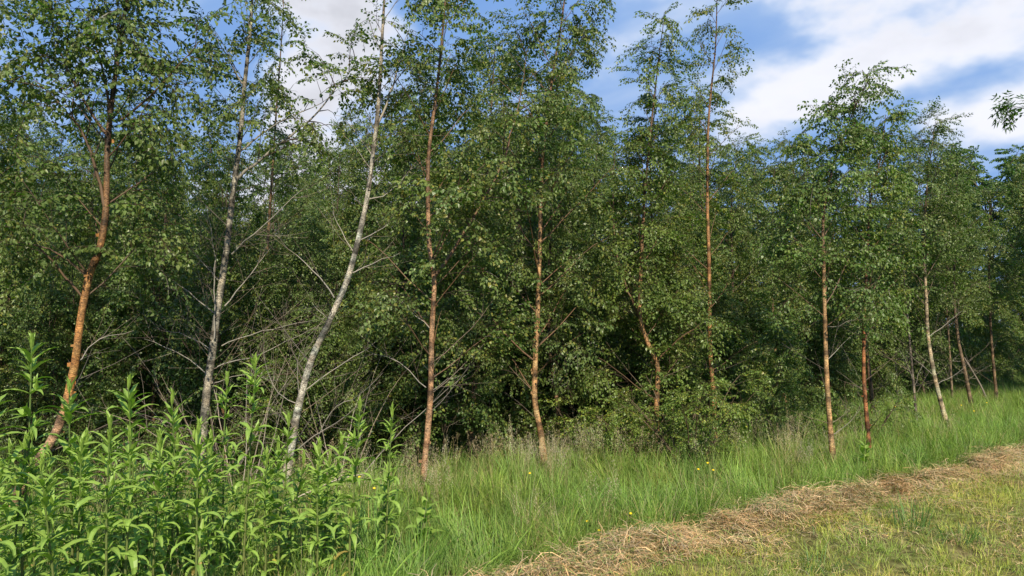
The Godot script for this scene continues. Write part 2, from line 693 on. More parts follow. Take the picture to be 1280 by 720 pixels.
func front_trees() -> void:
	var g := "birches along the edge of the wood"
	var V := func(x: float, y: float, z: float) -> Vector3: return Vector3(x, y, z)
	tag(birch("birch_tree", [V.call(-4.01, 0.05, -6.2), V.call(-3.93, 0.28, -6.2), V.call(-3.64, 0.77, -6.2), V.call(-3.52, 1.22, -6.2), V.call(-3.47, 1.66, -6.2), V.call(-3.41, 2.02, -6.2), V.call(-3.33, 2.25, -6.2), V.call(-3.29, 2.57, -6.2), V.call(-3.29, 3.1, -6.2), V.call(-3.24, 3.69, -6.2), V.call(-3.17, 4.29, -6.2), V.call(-3.1, 5.2, -6.2), V.call(-3.05, 6.1, -6.2)], 0.06,
		{"seed": 21, "clear": 0.55, "low": RED, "foot": Color(0.62, 0.4, 0.25), "high": Color(0.17, 0.11, 0.065), "turn": 0.33, "peel": 14, "from": 0.32, "count": 26, "reach": 1.2, "dead": 8, "spray": 0, "size": 1.12, "density": 0.75, "single": 160, "limbs": [
			[[V.call(-3.29, 2.54, -6.2), V.call(-3.4, 3.1, -6.1), V.call(-3.62, 3.4, -6.0), V.call(-3.85, 3.65, -5.9)], 0.016, false],
			[[V.call(-3.29, 3.36, -6.2), V.call(-3.36, 3.86, -6.15), V.call(-3.46, 4.5, -6.1)], 0.012, false],
			[[V.call(-3.2, 3.29, -6.2), V.call(-2.85, 3.52, -6.1), V.call(-2.45, 3.9, -6.0)], 0.012, false],
			[[V.call(-3.41, 2.02, -6.2), V.call(-3.62, 2.22, -6.0), V.call(-3.9, 2.27, -5.9)], 0.012, false],
			[[V.call(-3.45, 1.84, -6.2), V.call(-3.62, 2.11, -6.05), V.call(-3.8, 2.45, -5.9)], 0.012, false],
			[[V.call(-3.51, 1.31, -6.2), V.call(-3.37, 1.5, -6.3), V.call(-3.15, 1.57, -6.4)], 0.009, true],
			[[V.call(-3.29, 3.16, -6.2), V.call(-3.5, 3.52, -6.1), V.call(-3.7, 4.05, -6.0)], 0.014, false]]}),
		"leaning birch with bright orange peeling bark, behind the tallest green weeds", "birch tree", g)
	tag(birch("birch_tree", [V.call(-5.15, 0, -6.7), V.call(-5.1, 1.2, -6.7), V.call(-5.0, 2.4, -6.7), V.call(-4.95, 3.6, -6.7), V.call(-4.85, 4.8, -6.7), V.call(-4.8, 6.2, -6.7)], 0.06,
		{"seed": 29, "low": RED, "high": Color(0.17, 0.11, 0.065), "turn": 0.33, "from": 0.22, "count": 28, "reach": 1.4, "dead": 3, "spray": 3, "size": 1.12, "density": 0.72, "single": 60}),
		"birch left of the orange barked one, its crown filling the top left corner", "birch tree", g)
	tag(birch("birch_tree", [V.call(-2.98, 0.01, -7.4), V.call(-2.92, 0.91, -7.4), V.call(-2.87, 1.37, -7.4), V.call(-2.81, 1.91, -7.4), V.call(-2.75, 2.37, -7.4), V.call(-2.7, 2.91, -7.4), V.call(-2.64, 3.46, -7.4), V.call(-2.61, 3.94, -7.4), V.call(-2.56, 4.57, -7.4), V.call(-2.54, 5.3, -7.4), V.call(-2.53, 6.2, -7.4)], 0.066,
		{"seed": 34, "mottle": 1.1, "low": GREY, "high": Color(0.27, 0.25, 0.2), "turn": 0.6, "from": 0.52, "count": 15, "reach": 1.1, "dead": 18, "spray": 1, "density": 0.7, "size": 1.1, "single": 100, "limbs": [
			[[V.call(-2.7, 3.01, -7.4), V.call(-2.43, 3.28, -7.48), V.call(-2.02, 3.66, -7.55), V.call(-1.69, 4.09, -7.62), V.call(-1.53, 4.36, -7.7)], 0.018, false],
			[[V.call(-2.7, 2.31, -7.4), V.call(-2.28, 2.66, -7.3), V.call(-1.96, 2.96, -7.3)], 0.014, true],
			[[V.call(-2.76, 1.81, -7.4), V.call(-2.54, 2.13, -7.5), V.call(-2.36, 2.45, -7.6)], 0.012, true],
			[[V.call(-2.78, 1.43, -7.4), V.call(-2.49, 1.54, -7.37), V.call(-2.04, 1.64, -7.33), V.call(-1.75, 1.69, -7.3)], 0.01, true],
			[[V.call(-2.82, 1.23, -7.4), V.call(-2.42, 1.36, -7.5), V.call(-1.93, 1.62, -7.6)], 0.01, true],
			[[V.call(-2.86, 1.74, -7.4), V.call(-3.07, 1.95, -7.3), V.call(-3.36, 2.21, -7.2)], 0.011, true],
			[[V.call(-2.92, 1.16, -7.4), V.call(-3.16, 1.37, -7.3), V.call(-3.43, 1.49, -7.2)], 0.01, true],
			[[V.call(-2.83, 2.06, -7.4), V.call(-2.95, 2.21, -7.35), V.call(-3.0, 2.32, -7.3)], 0.01, true],
			[[V.call(-2.63, 3.98, -7.4), V.call(-2.76, 4.22, -7.3), V.call(-2.9, 4.5, -7.2)], 0.01, false],
			[[V.call(-2.83, 1.5, -7.34), V.call(-2.82, 2.05, -7.3), V.call(-2.84, 2.43, -7.28), V.call(-2.9, 2.75, -7.25)], 0.013, true],
			[[V.call(-2.85, 1.37, -7.4), V.call(-3.17, 1.52, -7.55), V.call(-3.45, 1.58, -7.7)], 0.008, true],
			[[V.call(-2.89, 1.07, -7.4), V.call(-2.55, 1.15, -7.35), V.call(-2.2, 1.1, -7.3)], 0.008, true],
			[[V.call(-2.66, 3.31, -7.4), V.call(-2.37, 3.57, -7.5), V.call(-1.75, 3.93, -7.6)], 0.011, false]]}),
		"grey barked birch with many bare lower branches, right of the orange barked one", "birch tree", g)
	tag(birch("birch_tree", [V.call(-2.11, 0.02, -7.1), V.call(-2.0, 0.61, -7.1), V.call(-1.94, 0.94, -7.1), V.call(-1.84, 1.31, -7.1), V.call(-1.68, 1.67, -7.1), V.call(-1.51, 2.08, -7.1), V.call(-1.37, 2.67, -7.1), V.call(-1.3, 3.16, -7.1), V.call(-1.25, 3.69, -7.1), V.call(-1.22, 4.3, -7.1), V.call(-1.19, 4.99, -7.1), V.call(-1.16, 5.9, -7.1)], 0.058,
		{"seed": 45, "mottle": 1.1, "low": WHITE, "high": Color(0.36, 0.32, 0.25), "turn": 0.55, "from": 0.52, "count": 13, "reach": 0.85, "dead": 16, "spray": 2, "density": 0.4, "limbs": [
			[[V.call(-1.64, 1.88, -7.1), V.call(-1.76, 2.07, -7.05), V.call(-2.04, 2.32, -7.0), V.call(-2.18, 2.47, -7.0)], 0.012, true],
			[[V.call(-1.68, 1.67, -7.1), V.call(-1.74, 1.72, -7.15), V.call(-1.88, 1.83, -7.2)], 0.008, true],
			[[V.call(-1.5, 2.1, -7.1), V.call(-1.3, 2.2, -7.2), V.call(-1.05, 2.31, -7.25)], 0.01, true],
			[[V.call(-1.94, 1.0, -7.1), V.call(-1.58, 1.26, -7.2), V.call(-1.2, 1.52, -7.3)], 0.011, true],
			[[V.call(-1.96, 0.49, -7.1), V.call(-1.6, 0.75, -7.0), V.call(-1.33, 0.91, -6.9)], 0.01, true],
			[[V.call(-1.79, 0.54, -7.1), V.call(-1.7, 0.74, -7.05), V.call(-1.58, 0.9, -7.0), V.call(-1.36, 1.0, -6.95), V.call(-1.14, 1.2, -6.9)], 0.008, true],
			[[V.call(-1.95, 0.9, -7.1), V.call(-2.13, 1.0, -7.05), V.call(-2.25, 1.31, -7.0), V.call(-2.24, 1.45, -6.95)], 0.008, true],
			[[V.call(-1.45, 2.28, -7.1), V.call(-1.6, 2.51, -7.2), V.call(-1.72, 2.72, -7.3)], 0.01, true],
			[[V.call(-1.41, 2.41, -7.1), V.call(-1.34, 2.45, -7.15), V.call(-1.14, 2.59, -7.2)], 0.01, true],
			[[V.call(-1.3, 3.2, -7.1), V.call(-1.5, 3.5, -7.2), V.call(-1.7, 3.65, -7.3)], 0.011, true],
			[[V.call(-1.27, 3.46, -7.1), V.call(-1.13, 3.91, -7.2), V.call(-0.98, 4.53, -7.3)], 0.014, false],
			[[V.call(-1.35, 2.79, -7.1), V.call(-1.14, 2.89, -7.2), V.call(-0.92, 3.19, -7.3)], 0.01, true],
			[[V.call(-1.94, 0.94, -7.1), V.call(-1.96, 1.17, -7.05), V.call(-1.93, 1.4, -7.0)], 0.007, true]]}),
		"leaning birch with whitish bark and a thin, half bare crown", "birch tree", g)
	tag(birch("birch_tree", [V.call(-0.85, 0.02, -7.3), V.call(-0.82, 0.33, -7.3), V.call(-0.77, 0.92, -7.3), V.call(-0.76, 1.52, -7.3), V.call(-0.74, 2.06, -7.3), V.call(-0.79, 2.44, -7.3), V.call(-0.8, 3.21, -7.3), V.call(-0.73, 3.83, -7.3), V.call(-0.67, 4.45, -7.3), V.call(-0.6, 5.4, -7.3), V.call(-0.55, 6.0, -7.3)], 0.049,
		{"seed": 56, "clear": 0.55, "low": Color(0.5, 0.3, 0.17), "high": Color(0.2, 0.12, 0.065), "turn": 0.5, "peel": 10, "from": 0.2, "count": 32, "reach": 1.05, "dead": 5, "spray": 3, "density": 0.95, "limbs": [
			[[V.call(-0.74, 2.07, -7.3), V.call(-0.5, 2.45, -7.36), V.call(-0.15, 3.06, -7.42), V.call(0.04, 3.7, -7.5), V.call(0.16, 4.4, -7.55)], 0.017, false],
			[[V.call(-0.81, 1.04, -7.3), V.call(-1.05, 1.27, -7.25), V.call(-1.38, 1.39, -7.2)], 0.009, true],
			[[V.call(-0.78, 1.6, -7.3), V.call(-1.0, 1.79, -7.35), V.call(-1.12, 1.92, -7.4)], 0.008, true],
			[[V.call(-0.77, 1.0, -7.3), V.call(-0.6, 1.12, -7.25), V.call(-0.48, 1.16, -7.2)], 0.006, true]]}),
		"forked birch with reddish brown bark at the right end of the tall weeds", "birch tree", g)
	tag(birch("birch_tree", [V.call(0.38, 0.01, -8.5), V.call(0.32, 0.42, -8.5), V.call(0.25, 0.81, -8.5), V.call(0.26, 1.34, -8.5), V.call(0.28, 1.69, -8.5), V.call(0.31, 2.57, -8.5), V.call(0.34, 3.47, -8.5), V.call(0.45, 4.38, -8.5), V.call(0.59, 5.29, -8.5), V.call(0.67, 6.4, -8.5)], 0.053,
		{"seed": 67, "clear": 0.50, "low": Color(0.6, 0.36, 0.17), "high": Color(0.22, 0.13, 0.07), "turn": 0.4, "peel": 10, "from": 0.16, "count": 38, "reach": 1.3, "dead": 5, "spray": 1, "density": 0.98}),
		"tall birch with smooth orange brown trunk rising from pale seeding grass", "birch tree", g)
	tag(birch("birch_tree", [V.call(1.75, 0.02, -9.3), V.call(1.73, 0.55, -9.3), V.call(1.75, 1.12, -9.3), V.call(1.64, 1.41, -9.3), V.call(1.55, 1.7, -9.3), V.call(1.55, 2.08, -9.3), V.call(1.61, 3.15, -9.3), V.call(1.71, 4.14, -9.3), V.call(1.82, 5.04, -9.3), V.call(1.89, 5.5, -9.3)], 0.052,
		{"seed": 78, "clear": 0.45, "low": Color(0.54, 0.31, 0.14), "high": Color(0.18, 0.11, 0.06), "turn": 0.42, "peel": 6, "from": 0.14, "count": 28, "reach": 1.0, "dead": 4, "spray": 2, "density": 0.95, "tint": Color(1.1, 1.1, 0.9), "limbs": [
			[[V.call(1.73, 1.23, -9.3), V.call(1.49, 1.84, -9.34), V.call(1.28, 2.49, -9.38), V.call(1.24, 3.29, -9.42), V.call(1.3, 4.0, -9.5)], 0.016, false],
			[[V.call(1.75, 1.22, -9.3), V.call(1.99, 1.46, -9.2), V.call(2.29, 1.69, -9.1)], 0.012, false]]}),
		"birch with an elbow bend low in its trunk, behind the light green bush", "birch tree", g)
	tag(birch("birch_tree", [V.call(2.58, 0.02, -9.9), V.call(2.58, 0.68, -9.9), V.call(2.54, 1.29, -9.9), V.call(2.54, 2.42, -9.9), V.call(2.53, 3.25, -9.9), V.call(2.56, 4.3, -9.9), V.call(2.66, 5.26, -9.9), V.call(2.69, 5.9, -9.9), V.call(2.72, 6.5, -9.9)], 0.05,
		{"seed": 89, "clear": 0.50, "low": Color(0.52, 0.28, 0.12), "high": Color(0.24, 0.14, 0.075), "turn": 0.55, "from": 0.17, "count": 30, "reach": 0.95, "dead": 5, "spray": 3, "density": 0.6, "tint": Color(1.1, 1.02, 0.8), "size": 0.9}),
		"tallest straight birch with a sparse open top standing above its neighbours", "birch tree", g)
	tag(birch("birch_tree", [V.call(3.59, -0.02, -8.6), V.call(3.54, 0.27, -8.6), V.call(3.5, 0.98, -8.6), V.call(3.49, 1.69, -8.6), V.call(3.49, 2.32, -8.6), V.call(3.5, 2.86, -8.6), V.call(3.61, 3.4, -8.6), V.call(3.82, 3.95, -8.6), V.call(4.06, 4.45, -8.6)], 0.05,
		{"seed": 90, "clear": 0.60, "low": TAN, "high": Color(0.2, 0.13, 0.08), "turn": 0.5, "from": 0.36, "count": 28, "reach": 1.1, "dead": 4, "spray": 0, "density": 1.0, "tint": Color(1.05, 1.1, 1.05), "limbs": [
			[[V.call(3.5, 1.62, -8.6), V.call(3.6, 1.63, -8.5), V.call(3.74, 1.7, -8.42)], 0.008, true],
			[[V.call(3.53, 0.41, -8.6), V.call(3.73, 0.56, -8.55), V.call(3.84, 0.76, -8.5)], 0.008, true],
			[[V.call(3.5, 1.24, -8.6), V.call(3.7, 1.42, -8.65), V.call(3.88, 1.55, -8.7)], 0.007, true]]}),
		"birch with a straight tan trunk nearest to the row of hay", "birch tree", g)
	tag(birch("birch_tree", [V.call(4.28, 0.01, -9.3), V.call(4.26, 0.36, -9.3), V.call(4.23, 0.93, -9.3), V.call(4.24, 1.5, -9.3), V.call(4.29, 2.28, -9.3), V.call(4.36, 3.15, -9.3), V.call(4.49, 3.65, -9.3), V.call(4.57, 4.2, -9.3)], 0.044,
		{"seed": 101, "clear": 0.60, "low": Color(0.44, 0.19, 0.08), "high": Color(0.2, 0.12, 0.07), "turn": 0.55, "peel": 5, "from": 0.36, "count": 28, "reach": 1.05, "dead": 5, "spray": 1, "density": 1.0, "tint": Color(1.05, 1.08, 0.95)}),
		"slim birch with dark copper red bark right of the straight tan one", "birch tree", g)
	tag(birch("birch_tree", [V.call(6.67, 0.01, -11.8), V.call(6.55, 0.38, -11.8), V.call(6.44, 0.87, -11.8), V.call(6.36, 1.48, -11.8), V.call(6.35, 1.97, -11.8), V.call(6.34, 2.95, -11.8), V.call(6.43, 3.95, -11.8), V.call(6.57, 4.8, -11.8)], 0.056,
		{"seed": 112, "clear": 0.55, "low": PALE, "high": Color(0.2, 0.14, 0.09), "turn": 0.45, "from": 0.42, "count": 24, "reach": 1.25, "dead": 5, "spray": 2, "density": 1.0, "limbs": [
			[[V.call(6.39, 1.48, -11.8), V.call(6.73, 1.72, -11.85), V.call(6.95, 1.85, -11.9)], 0.009, true],
			[[V.call(6.44, 0.87, -11.8), V.call(6.2, 1.06, -11.75), V.call(5.97, 1.24, -11.7)], 0.008, true],
			[[V.call(6.49, 0.75, -11.8), V.call(6.74, 0.86, -11.85), V.call(6.96, 0.98, -11.9)], 0.008, true]]}),
		"leaning birch with pale cream bark crossed by dark scars, near the end of the hay", "birch tree", g)
	tag(birch("birch_tree", [V.call(6.22, -0.02, -11.9), V.call(6.17, 0.74, -11.9), V.call(6.11, 1.72, -11.9), V.call(6.07, 2.47, -11.9), V.call(6.07, 3.5, -11.9)], 0.034,
		{"seed": 123, "low": Color(0.27, 0.23, 0.18), "high": Color(0.2, 0.16, 0.12), "turn": 0.6, "from": 0.45, "count": 10, "reach": 0.6, "dead": 7, "spray": 3, "density": 0.7, "limbs": [
			[[V.call(6.16, 0.77, -11.9), V.call(6.06, 1.11, -11.92), V.call(5.98, 1.29, -11.95)], 0.007, true],
			[[V.call(6.17, 0.62, -11.9), V.call(6.27, 0.99, -11.88), V.call(6.44, 1.23, -11.85)], 0.007, true],
			[[V.call(6.19, 0.25, -11.9), V.call(6.06, 0.37, -11.92), V.call(5.98, 0.49, -11.95)], 0.006, true]]}),
		"thin grey birch with bare side twigs just left of the pale cream one", "birch tree", g)
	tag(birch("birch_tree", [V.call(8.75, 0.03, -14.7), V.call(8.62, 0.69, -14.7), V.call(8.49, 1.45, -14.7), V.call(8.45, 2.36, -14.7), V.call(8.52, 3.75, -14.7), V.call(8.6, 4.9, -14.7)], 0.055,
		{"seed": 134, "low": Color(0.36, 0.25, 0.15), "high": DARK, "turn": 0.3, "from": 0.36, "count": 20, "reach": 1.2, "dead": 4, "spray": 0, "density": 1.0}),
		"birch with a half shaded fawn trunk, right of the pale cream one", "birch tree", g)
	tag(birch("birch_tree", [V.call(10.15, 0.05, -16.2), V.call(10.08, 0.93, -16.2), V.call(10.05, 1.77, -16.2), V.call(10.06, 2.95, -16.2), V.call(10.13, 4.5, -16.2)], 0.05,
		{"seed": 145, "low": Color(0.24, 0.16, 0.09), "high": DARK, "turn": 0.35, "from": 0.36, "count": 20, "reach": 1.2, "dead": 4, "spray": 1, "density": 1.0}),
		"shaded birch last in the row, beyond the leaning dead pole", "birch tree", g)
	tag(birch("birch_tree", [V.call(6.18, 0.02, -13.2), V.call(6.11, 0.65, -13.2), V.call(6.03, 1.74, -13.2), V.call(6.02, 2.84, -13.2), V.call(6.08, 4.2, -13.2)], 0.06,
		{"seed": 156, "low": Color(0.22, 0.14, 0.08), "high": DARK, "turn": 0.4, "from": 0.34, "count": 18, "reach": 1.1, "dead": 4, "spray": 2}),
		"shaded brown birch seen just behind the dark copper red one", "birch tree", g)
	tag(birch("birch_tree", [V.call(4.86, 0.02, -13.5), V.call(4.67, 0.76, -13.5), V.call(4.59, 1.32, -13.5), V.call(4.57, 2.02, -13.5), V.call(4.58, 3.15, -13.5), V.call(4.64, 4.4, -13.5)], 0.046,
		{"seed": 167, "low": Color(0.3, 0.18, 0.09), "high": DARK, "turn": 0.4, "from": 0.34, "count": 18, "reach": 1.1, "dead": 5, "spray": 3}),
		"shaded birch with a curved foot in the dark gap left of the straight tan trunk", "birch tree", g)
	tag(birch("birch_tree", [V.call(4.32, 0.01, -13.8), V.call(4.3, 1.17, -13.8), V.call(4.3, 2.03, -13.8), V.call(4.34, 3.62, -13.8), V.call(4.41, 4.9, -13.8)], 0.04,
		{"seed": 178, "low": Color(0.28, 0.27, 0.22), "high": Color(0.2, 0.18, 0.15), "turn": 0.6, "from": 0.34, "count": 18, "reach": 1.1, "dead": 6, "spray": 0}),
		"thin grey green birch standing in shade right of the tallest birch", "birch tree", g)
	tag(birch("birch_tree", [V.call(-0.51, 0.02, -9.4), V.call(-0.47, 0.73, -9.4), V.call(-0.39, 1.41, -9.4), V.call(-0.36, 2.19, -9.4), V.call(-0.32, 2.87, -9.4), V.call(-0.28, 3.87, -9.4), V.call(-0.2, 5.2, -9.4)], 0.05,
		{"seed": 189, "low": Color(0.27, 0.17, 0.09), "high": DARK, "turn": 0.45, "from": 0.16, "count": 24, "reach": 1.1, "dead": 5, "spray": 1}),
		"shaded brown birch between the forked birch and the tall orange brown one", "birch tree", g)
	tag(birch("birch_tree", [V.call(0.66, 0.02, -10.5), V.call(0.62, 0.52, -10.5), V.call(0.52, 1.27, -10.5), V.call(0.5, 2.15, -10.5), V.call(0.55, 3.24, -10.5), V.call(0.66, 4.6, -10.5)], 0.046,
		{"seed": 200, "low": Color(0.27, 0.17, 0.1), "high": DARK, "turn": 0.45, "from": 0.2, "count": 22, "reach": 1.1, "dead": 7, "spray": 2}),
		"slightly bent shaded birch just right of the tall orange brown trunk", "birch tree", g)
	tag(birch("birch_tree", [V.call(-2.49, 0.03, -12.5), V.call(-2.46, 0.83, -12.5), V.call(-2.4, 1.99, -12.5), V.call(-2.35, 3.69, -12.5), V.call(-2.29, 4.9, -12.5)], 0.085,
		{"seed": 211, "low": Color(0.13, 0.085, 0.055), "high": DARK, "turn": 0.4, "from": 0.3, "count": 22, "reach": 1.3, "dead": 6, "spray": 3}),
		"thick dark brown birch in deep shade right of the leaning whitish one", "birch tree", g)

	tag(birch("birch_tree", [V.call(-3.07, 0.01, -9.4), V.call(-3.04, 1.41, -9.4), V.call(-2.99, 2.68, -9.4), V.call(-2.92, 4.17, -9.4), V.call(-2.86, 5.28, -9.4), V.call(-2.84, 6.09, -9.4)], 0.042,
		{"seed": 222, "low": Color(0.4, 0.26, 0.13), "high": Color(0.24, 0.16, 0.09), "turn": 0.5, "from": 0.3, "count": 18, "reach": 0.85, "dead": 10, "spray": 1, "density": 0.55}),
		"slim fawn birch with a thin crown, seen between the grey and the leaning whitish birch", "birch tree", g)
	tag(birch("birch_tree", [V.call(-4.54, 0.04, -9.8), V.call(-4.51, 1.40, -9.8), V.call(-4.45, 2.72, -9.8), V.call(-4.40, 3.65, -9.8), V.call(-4.31, 4.38, -9.8)], 0.04,
		{"seed": 233, "low": Color(0.3, 0.2, 0.11), "high": DARK, "turn": 0.4, "from": 0.2, "count": 22, "reach": 1.05, "dead": 8, "spray": 2, "density": 0.8}),
		"slim shaded birch seen between the orange barked and the grey birch", "birch tree", g)

	var pole := Builder.new()
	rng.seed = 8
	var l := smooth_path([Vector3(0, -0.05, 0), Vector3(-0.2, 0.45, 0), Vector3(-0.51, 1.0, 0)], 0.15)
	tube(pole, l, taper(l.size(), 0.024, 0.012), 7, even(l.size(), Color(0.17, 0.145, 0.11)), 0.1)
	bare_twigs(pole, l, 0.012, Color(0.25, 0.22, 0.18))
	var dead := thing("dead_pole", Vector3(9.75, 0, -15.8))
	part("stem", pole.commit(twig_bark), dead)
	tag(dead, "thin dead grey pole leaning left in front of the last shaded birches", "dead tree")

	var stick := Builder.new()
	l = smooth_path([Vector3(-0.3, 0.03, 0.05), Vector3(0, 0.2, 0), Vector3(0.28, 0.32, -0.05), Vector3(0.5, 0.36, -0.1)], 0.12)
	tube(stick, l, taper(l.size(), 0.011, 0.004), 6, even(l.size(), Color(0.4, 0.35, 0.27)), 0.1)
	bare_twigs(stick, l, 0.006, Color(0.35, 0.3, 0.23), 1)
	var fallen := thing("fallen_branch", on(-1.75, -6.5))
	part("stick", stick.commit(twig_bark), fallen)
	tag(fallen, "pale dead branch lying in the grass below the leaning whitish birch", "fallen branch")


func wood_behind() -> void:
	var kinds: Array[Node3D] = []
	for k in 8:
		rng.seed = 500 + k
		var tall := r(4.6, 6.0)
		var sway := r(-0.2, 0.2)
		var path := [Vector3(0, 0, 0), Vector3(sway * 0.5, tall * 0.25, r(-0.1, 0.1)), Vector3(sway, tall * 0.5, r(-0.1, 0.1)), Vector3(sway * 0.8, tall * 0.75, 0), Vector3(sway * 1.5, tall, 0)]
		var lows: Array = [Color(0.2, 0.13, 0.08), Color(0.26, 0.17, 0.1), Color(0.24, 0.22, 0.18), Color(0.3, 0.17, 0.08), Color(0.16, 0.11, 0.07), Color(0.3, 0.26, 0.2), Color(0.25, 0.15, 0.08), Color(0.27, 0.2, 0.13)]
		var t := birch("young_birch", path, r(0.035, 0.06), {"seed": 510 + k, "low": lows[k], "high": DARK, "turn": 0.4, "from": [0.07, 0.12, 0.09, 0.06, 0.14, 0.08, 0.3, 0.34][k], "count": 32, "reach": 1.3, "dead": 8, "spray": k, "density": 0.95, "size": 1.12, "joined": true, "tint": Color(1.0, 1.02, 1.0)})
		kinds.append(t)
	rng.seed = 640
	var names := ["behind the orange barked birch", "behind the grey birch", "behind the leaning whitish birch", "behind the forked reddish birch", "behind the tall orange brown birch", "behind the elbow bent birch", "behind the tallest sparse birch", "behind the straight tan birch", "behind the pale cream birch", "at the row's far end"]
	var stops := [-0.5, -0.33, -0.2, -0.06, 0.11, 0.22, 0.33, 0.43, 0.56, 9.0]
	var spots := []
	var d := 9.2
	while d < 27.0:
		var gap := 1.55 if d < 17 else 2.3
		var x := -d * 0.7 - 1.5
		while x < d * 0.7 + 7.0:
			var p := Vector2(x + r(-0.5, 0.5) * gap * 0.9, d + r(-0.5, 0.5) * gap * 0.9)
			if p.y > edge(p.x) + 2.6 + maxf(0.0, 1.5 - absf(p.x + 3.0) * 0.3):
				var free := true
				for child in get_children():
					if child.name.begins_with("birch_tree") and Vector2(child.position.x, -child.position.z).distance_to(p) < 0.75:
						free = false
				if free:
					spots.append(p)
			x += gap
		d += gap * 0.9
	for k in spots.size():
		var p: Vector2 = spots[k]
		var t: Node3D
		var which := k
		if k < kinds.size():
			t = kinds[k]
		else:
			var right_end := p.x / p.y > 0.36 and p.x / p.y < 0.72 and p.y < edge(p.x) + 4.0
			which = rng.randi_range(6, 7) if right_end else rng.randi_range(0, 5)
			t = kinds[which].duplicate()
			t.name = numbered("young_birch")
			add_child(t)
		t.position = on(p.x, -p.y)
		t.rotation = Vector3(r(-0.04, 0.04), r(0, TAU), r(-0.04, 0.04))
		var slope := p.x / p.y
		var top := 1.6 + p.y * (0.25 if slope < -0.13 else 0.42 if slope < 0.1 else 0.235 if slope < 0.33 else 0.22)
		t.scale = Vector3.ONE * clampf(top / 5.3, 0.5, 1.3) * r(0.78, 1.1)
		var where := 0
		while p.x / p.y > stops[where]:
			where += 1
		var inside := p.y - edge(p.x)
		var rank := "in the first shaded rows" if inside < 6.0 else "farther in" if inside < 11.0 else "deep in the wood"
		var look: String = ["brown", "fawn", "grey", "rusty", "dark", "pale", "brown bare legged", "fawn bare legged"][which]
		tag(t, "%s young birch %s, %s" % [look, rank, names[where]], "birch tree", "young birches %s %s" % [rank, names[where]])


func saplings() -> void:
	var kinds: Array[Node3D] = []
	for k in 4:
		rng.seed = 560 + k
		var tall := r(1.7, 2.6)
		var path := [Vector3(0, 0, 0), Vector3(r(-0.1, 0.1), tall * 0.4, r(-0.1, 0.1)), Vector3(r(-0.2, 0.2), tall * 0.75, 0), Vector3(r(-0.25, 0.25), tall, 0)]
		kinds.append(birch("birch_sapling", path, 0.018, {"seed": 570 + k, "low": Color(0.16, 0.11, 0.07), "high": DARK, "from": 0.06, "count": 20, "reach": 0.95, "dead": 3, "spray": k + 1, "density": 0.95, "size": 0.95, "joined": true, "tint": Color(1.05, 1.1, 1.0)}))
	rng.seed = 580
	var spots := []
	var tries := 0
	while spots.size() < 95 and tries < 6000:
		tries += 1
		var d := 8.4 + 12.0 * pow(rng.randf(), 1.3)
		var p := Vector2(r(-0.72, 0.85) * d, d)
		if p.y < edge(p.x) + (4.2 if absf(p.x / p.y - 0.03) < 0.16 else 2.0 if p.x / p.y < 0.36 else 4.6):
			continue
		var ok := true
		for q: Vector2 in spots:
			ok = ok and q.distance_to(p) > 0.8
		if ok:
			spots.append(p)
	var names := ["orange barked birch", "grey birch", "leaning whitish birch", "forked reddish birch", "tall orange brown birch", "birch with the elbow bend", "tallest sparse birch", "straight tan birch", "pale cream birch", "last birches of the row"]
	var stops := [-0.5, -0.33, -0.2, -0.06, 0.11, 0.22, 0.33, 0.43, 0.56, 9.0]
	for k in 12:  # the dark middle of the wood and its far right end
		spots.append(Vector2(lerpf(-1.7, 2.6, k / 11.0) + r(-0.2, 0.2), 11.9 + 1.6 * (k % 2) + r(-0.3, 0.3)))
	for k in 9:
		spots.append(Vector2(12.2 + 1.1 * k + r(-0.3, 0.3), 20.0 + 0.95 * k + 1.4 * (k % 2)))
	for k in spots.size():
		var p: Vector2 = spots[k]
		var t: Node3D = kinds[k] if k < kinds.size() else kinds[rng.randi() % kinds.size()].duplicate()
		if k >= kinds.size():
			t.name = numbered("birch_sapling")
			add_child(t)
		t.position = on(p.x, -p.y)
		t.rotation.y = r(0, TAU)
		t.scale = Vector3.ONE * r(0.75, 1.15)
		var where := 0
		while p.x / p.y > stops[where]:
			where += 1
		var size := "low" if t.scale.x < 0.85 else "medium" if t.scale.x < 1.02 else "tall"
		var depth := "just" if p.y < edge(p.x) + 4.0 else "well" if p.y < edge(p.x) + 7.0 else "far"
		tag(t, "%s leafy birch sapling in the shade %s behind the %s" % [size, depth, names[where]], "sapling", "birch saplings behind the %s" % names[where])


# ---------------------------------------------------------------- other woody plants
func make_bush(called: String, at: Vector3, tall: float, wide: float, tint: Color, stems: int, number: int) -> Node3D:
	rng.seed = number
	var root := thing(called, at)
	var twigs := Builder.new()
	var places := []
	var tints := []
	for k in stems:
		var a := TAU * k / stems + r(-0.3, 0.3)
		var l := limb_path(Vector3(cos(a), 0, sin(a)) * 0.06 + Vector3(0, -0.05, 0), Vector3(cos(a) * wide / tall, 1.2, sin(a) * wide / tall), tall * r(0.75, 1.1), 0.1, 0.7)
		var b := Builder.new()
		tube(b, l, taper(l.size(), 0.012, 0.003), 5, even(l.size(), Color(0.11, 0.08, 0.05)))
		part("stem", b.commit(twig_bark), root)
		dress(l, 0.1, 0.01, 0.95, 0.68, twigs, places, tints, tint, Color(0.09, 0.07, 0.04))
	part("twigs", twigs.commit(twig_bark), root).set_meta("kind", "stuff")
	many("foliage", sprays[number % sprays.size()], places, tints, root)
	return root


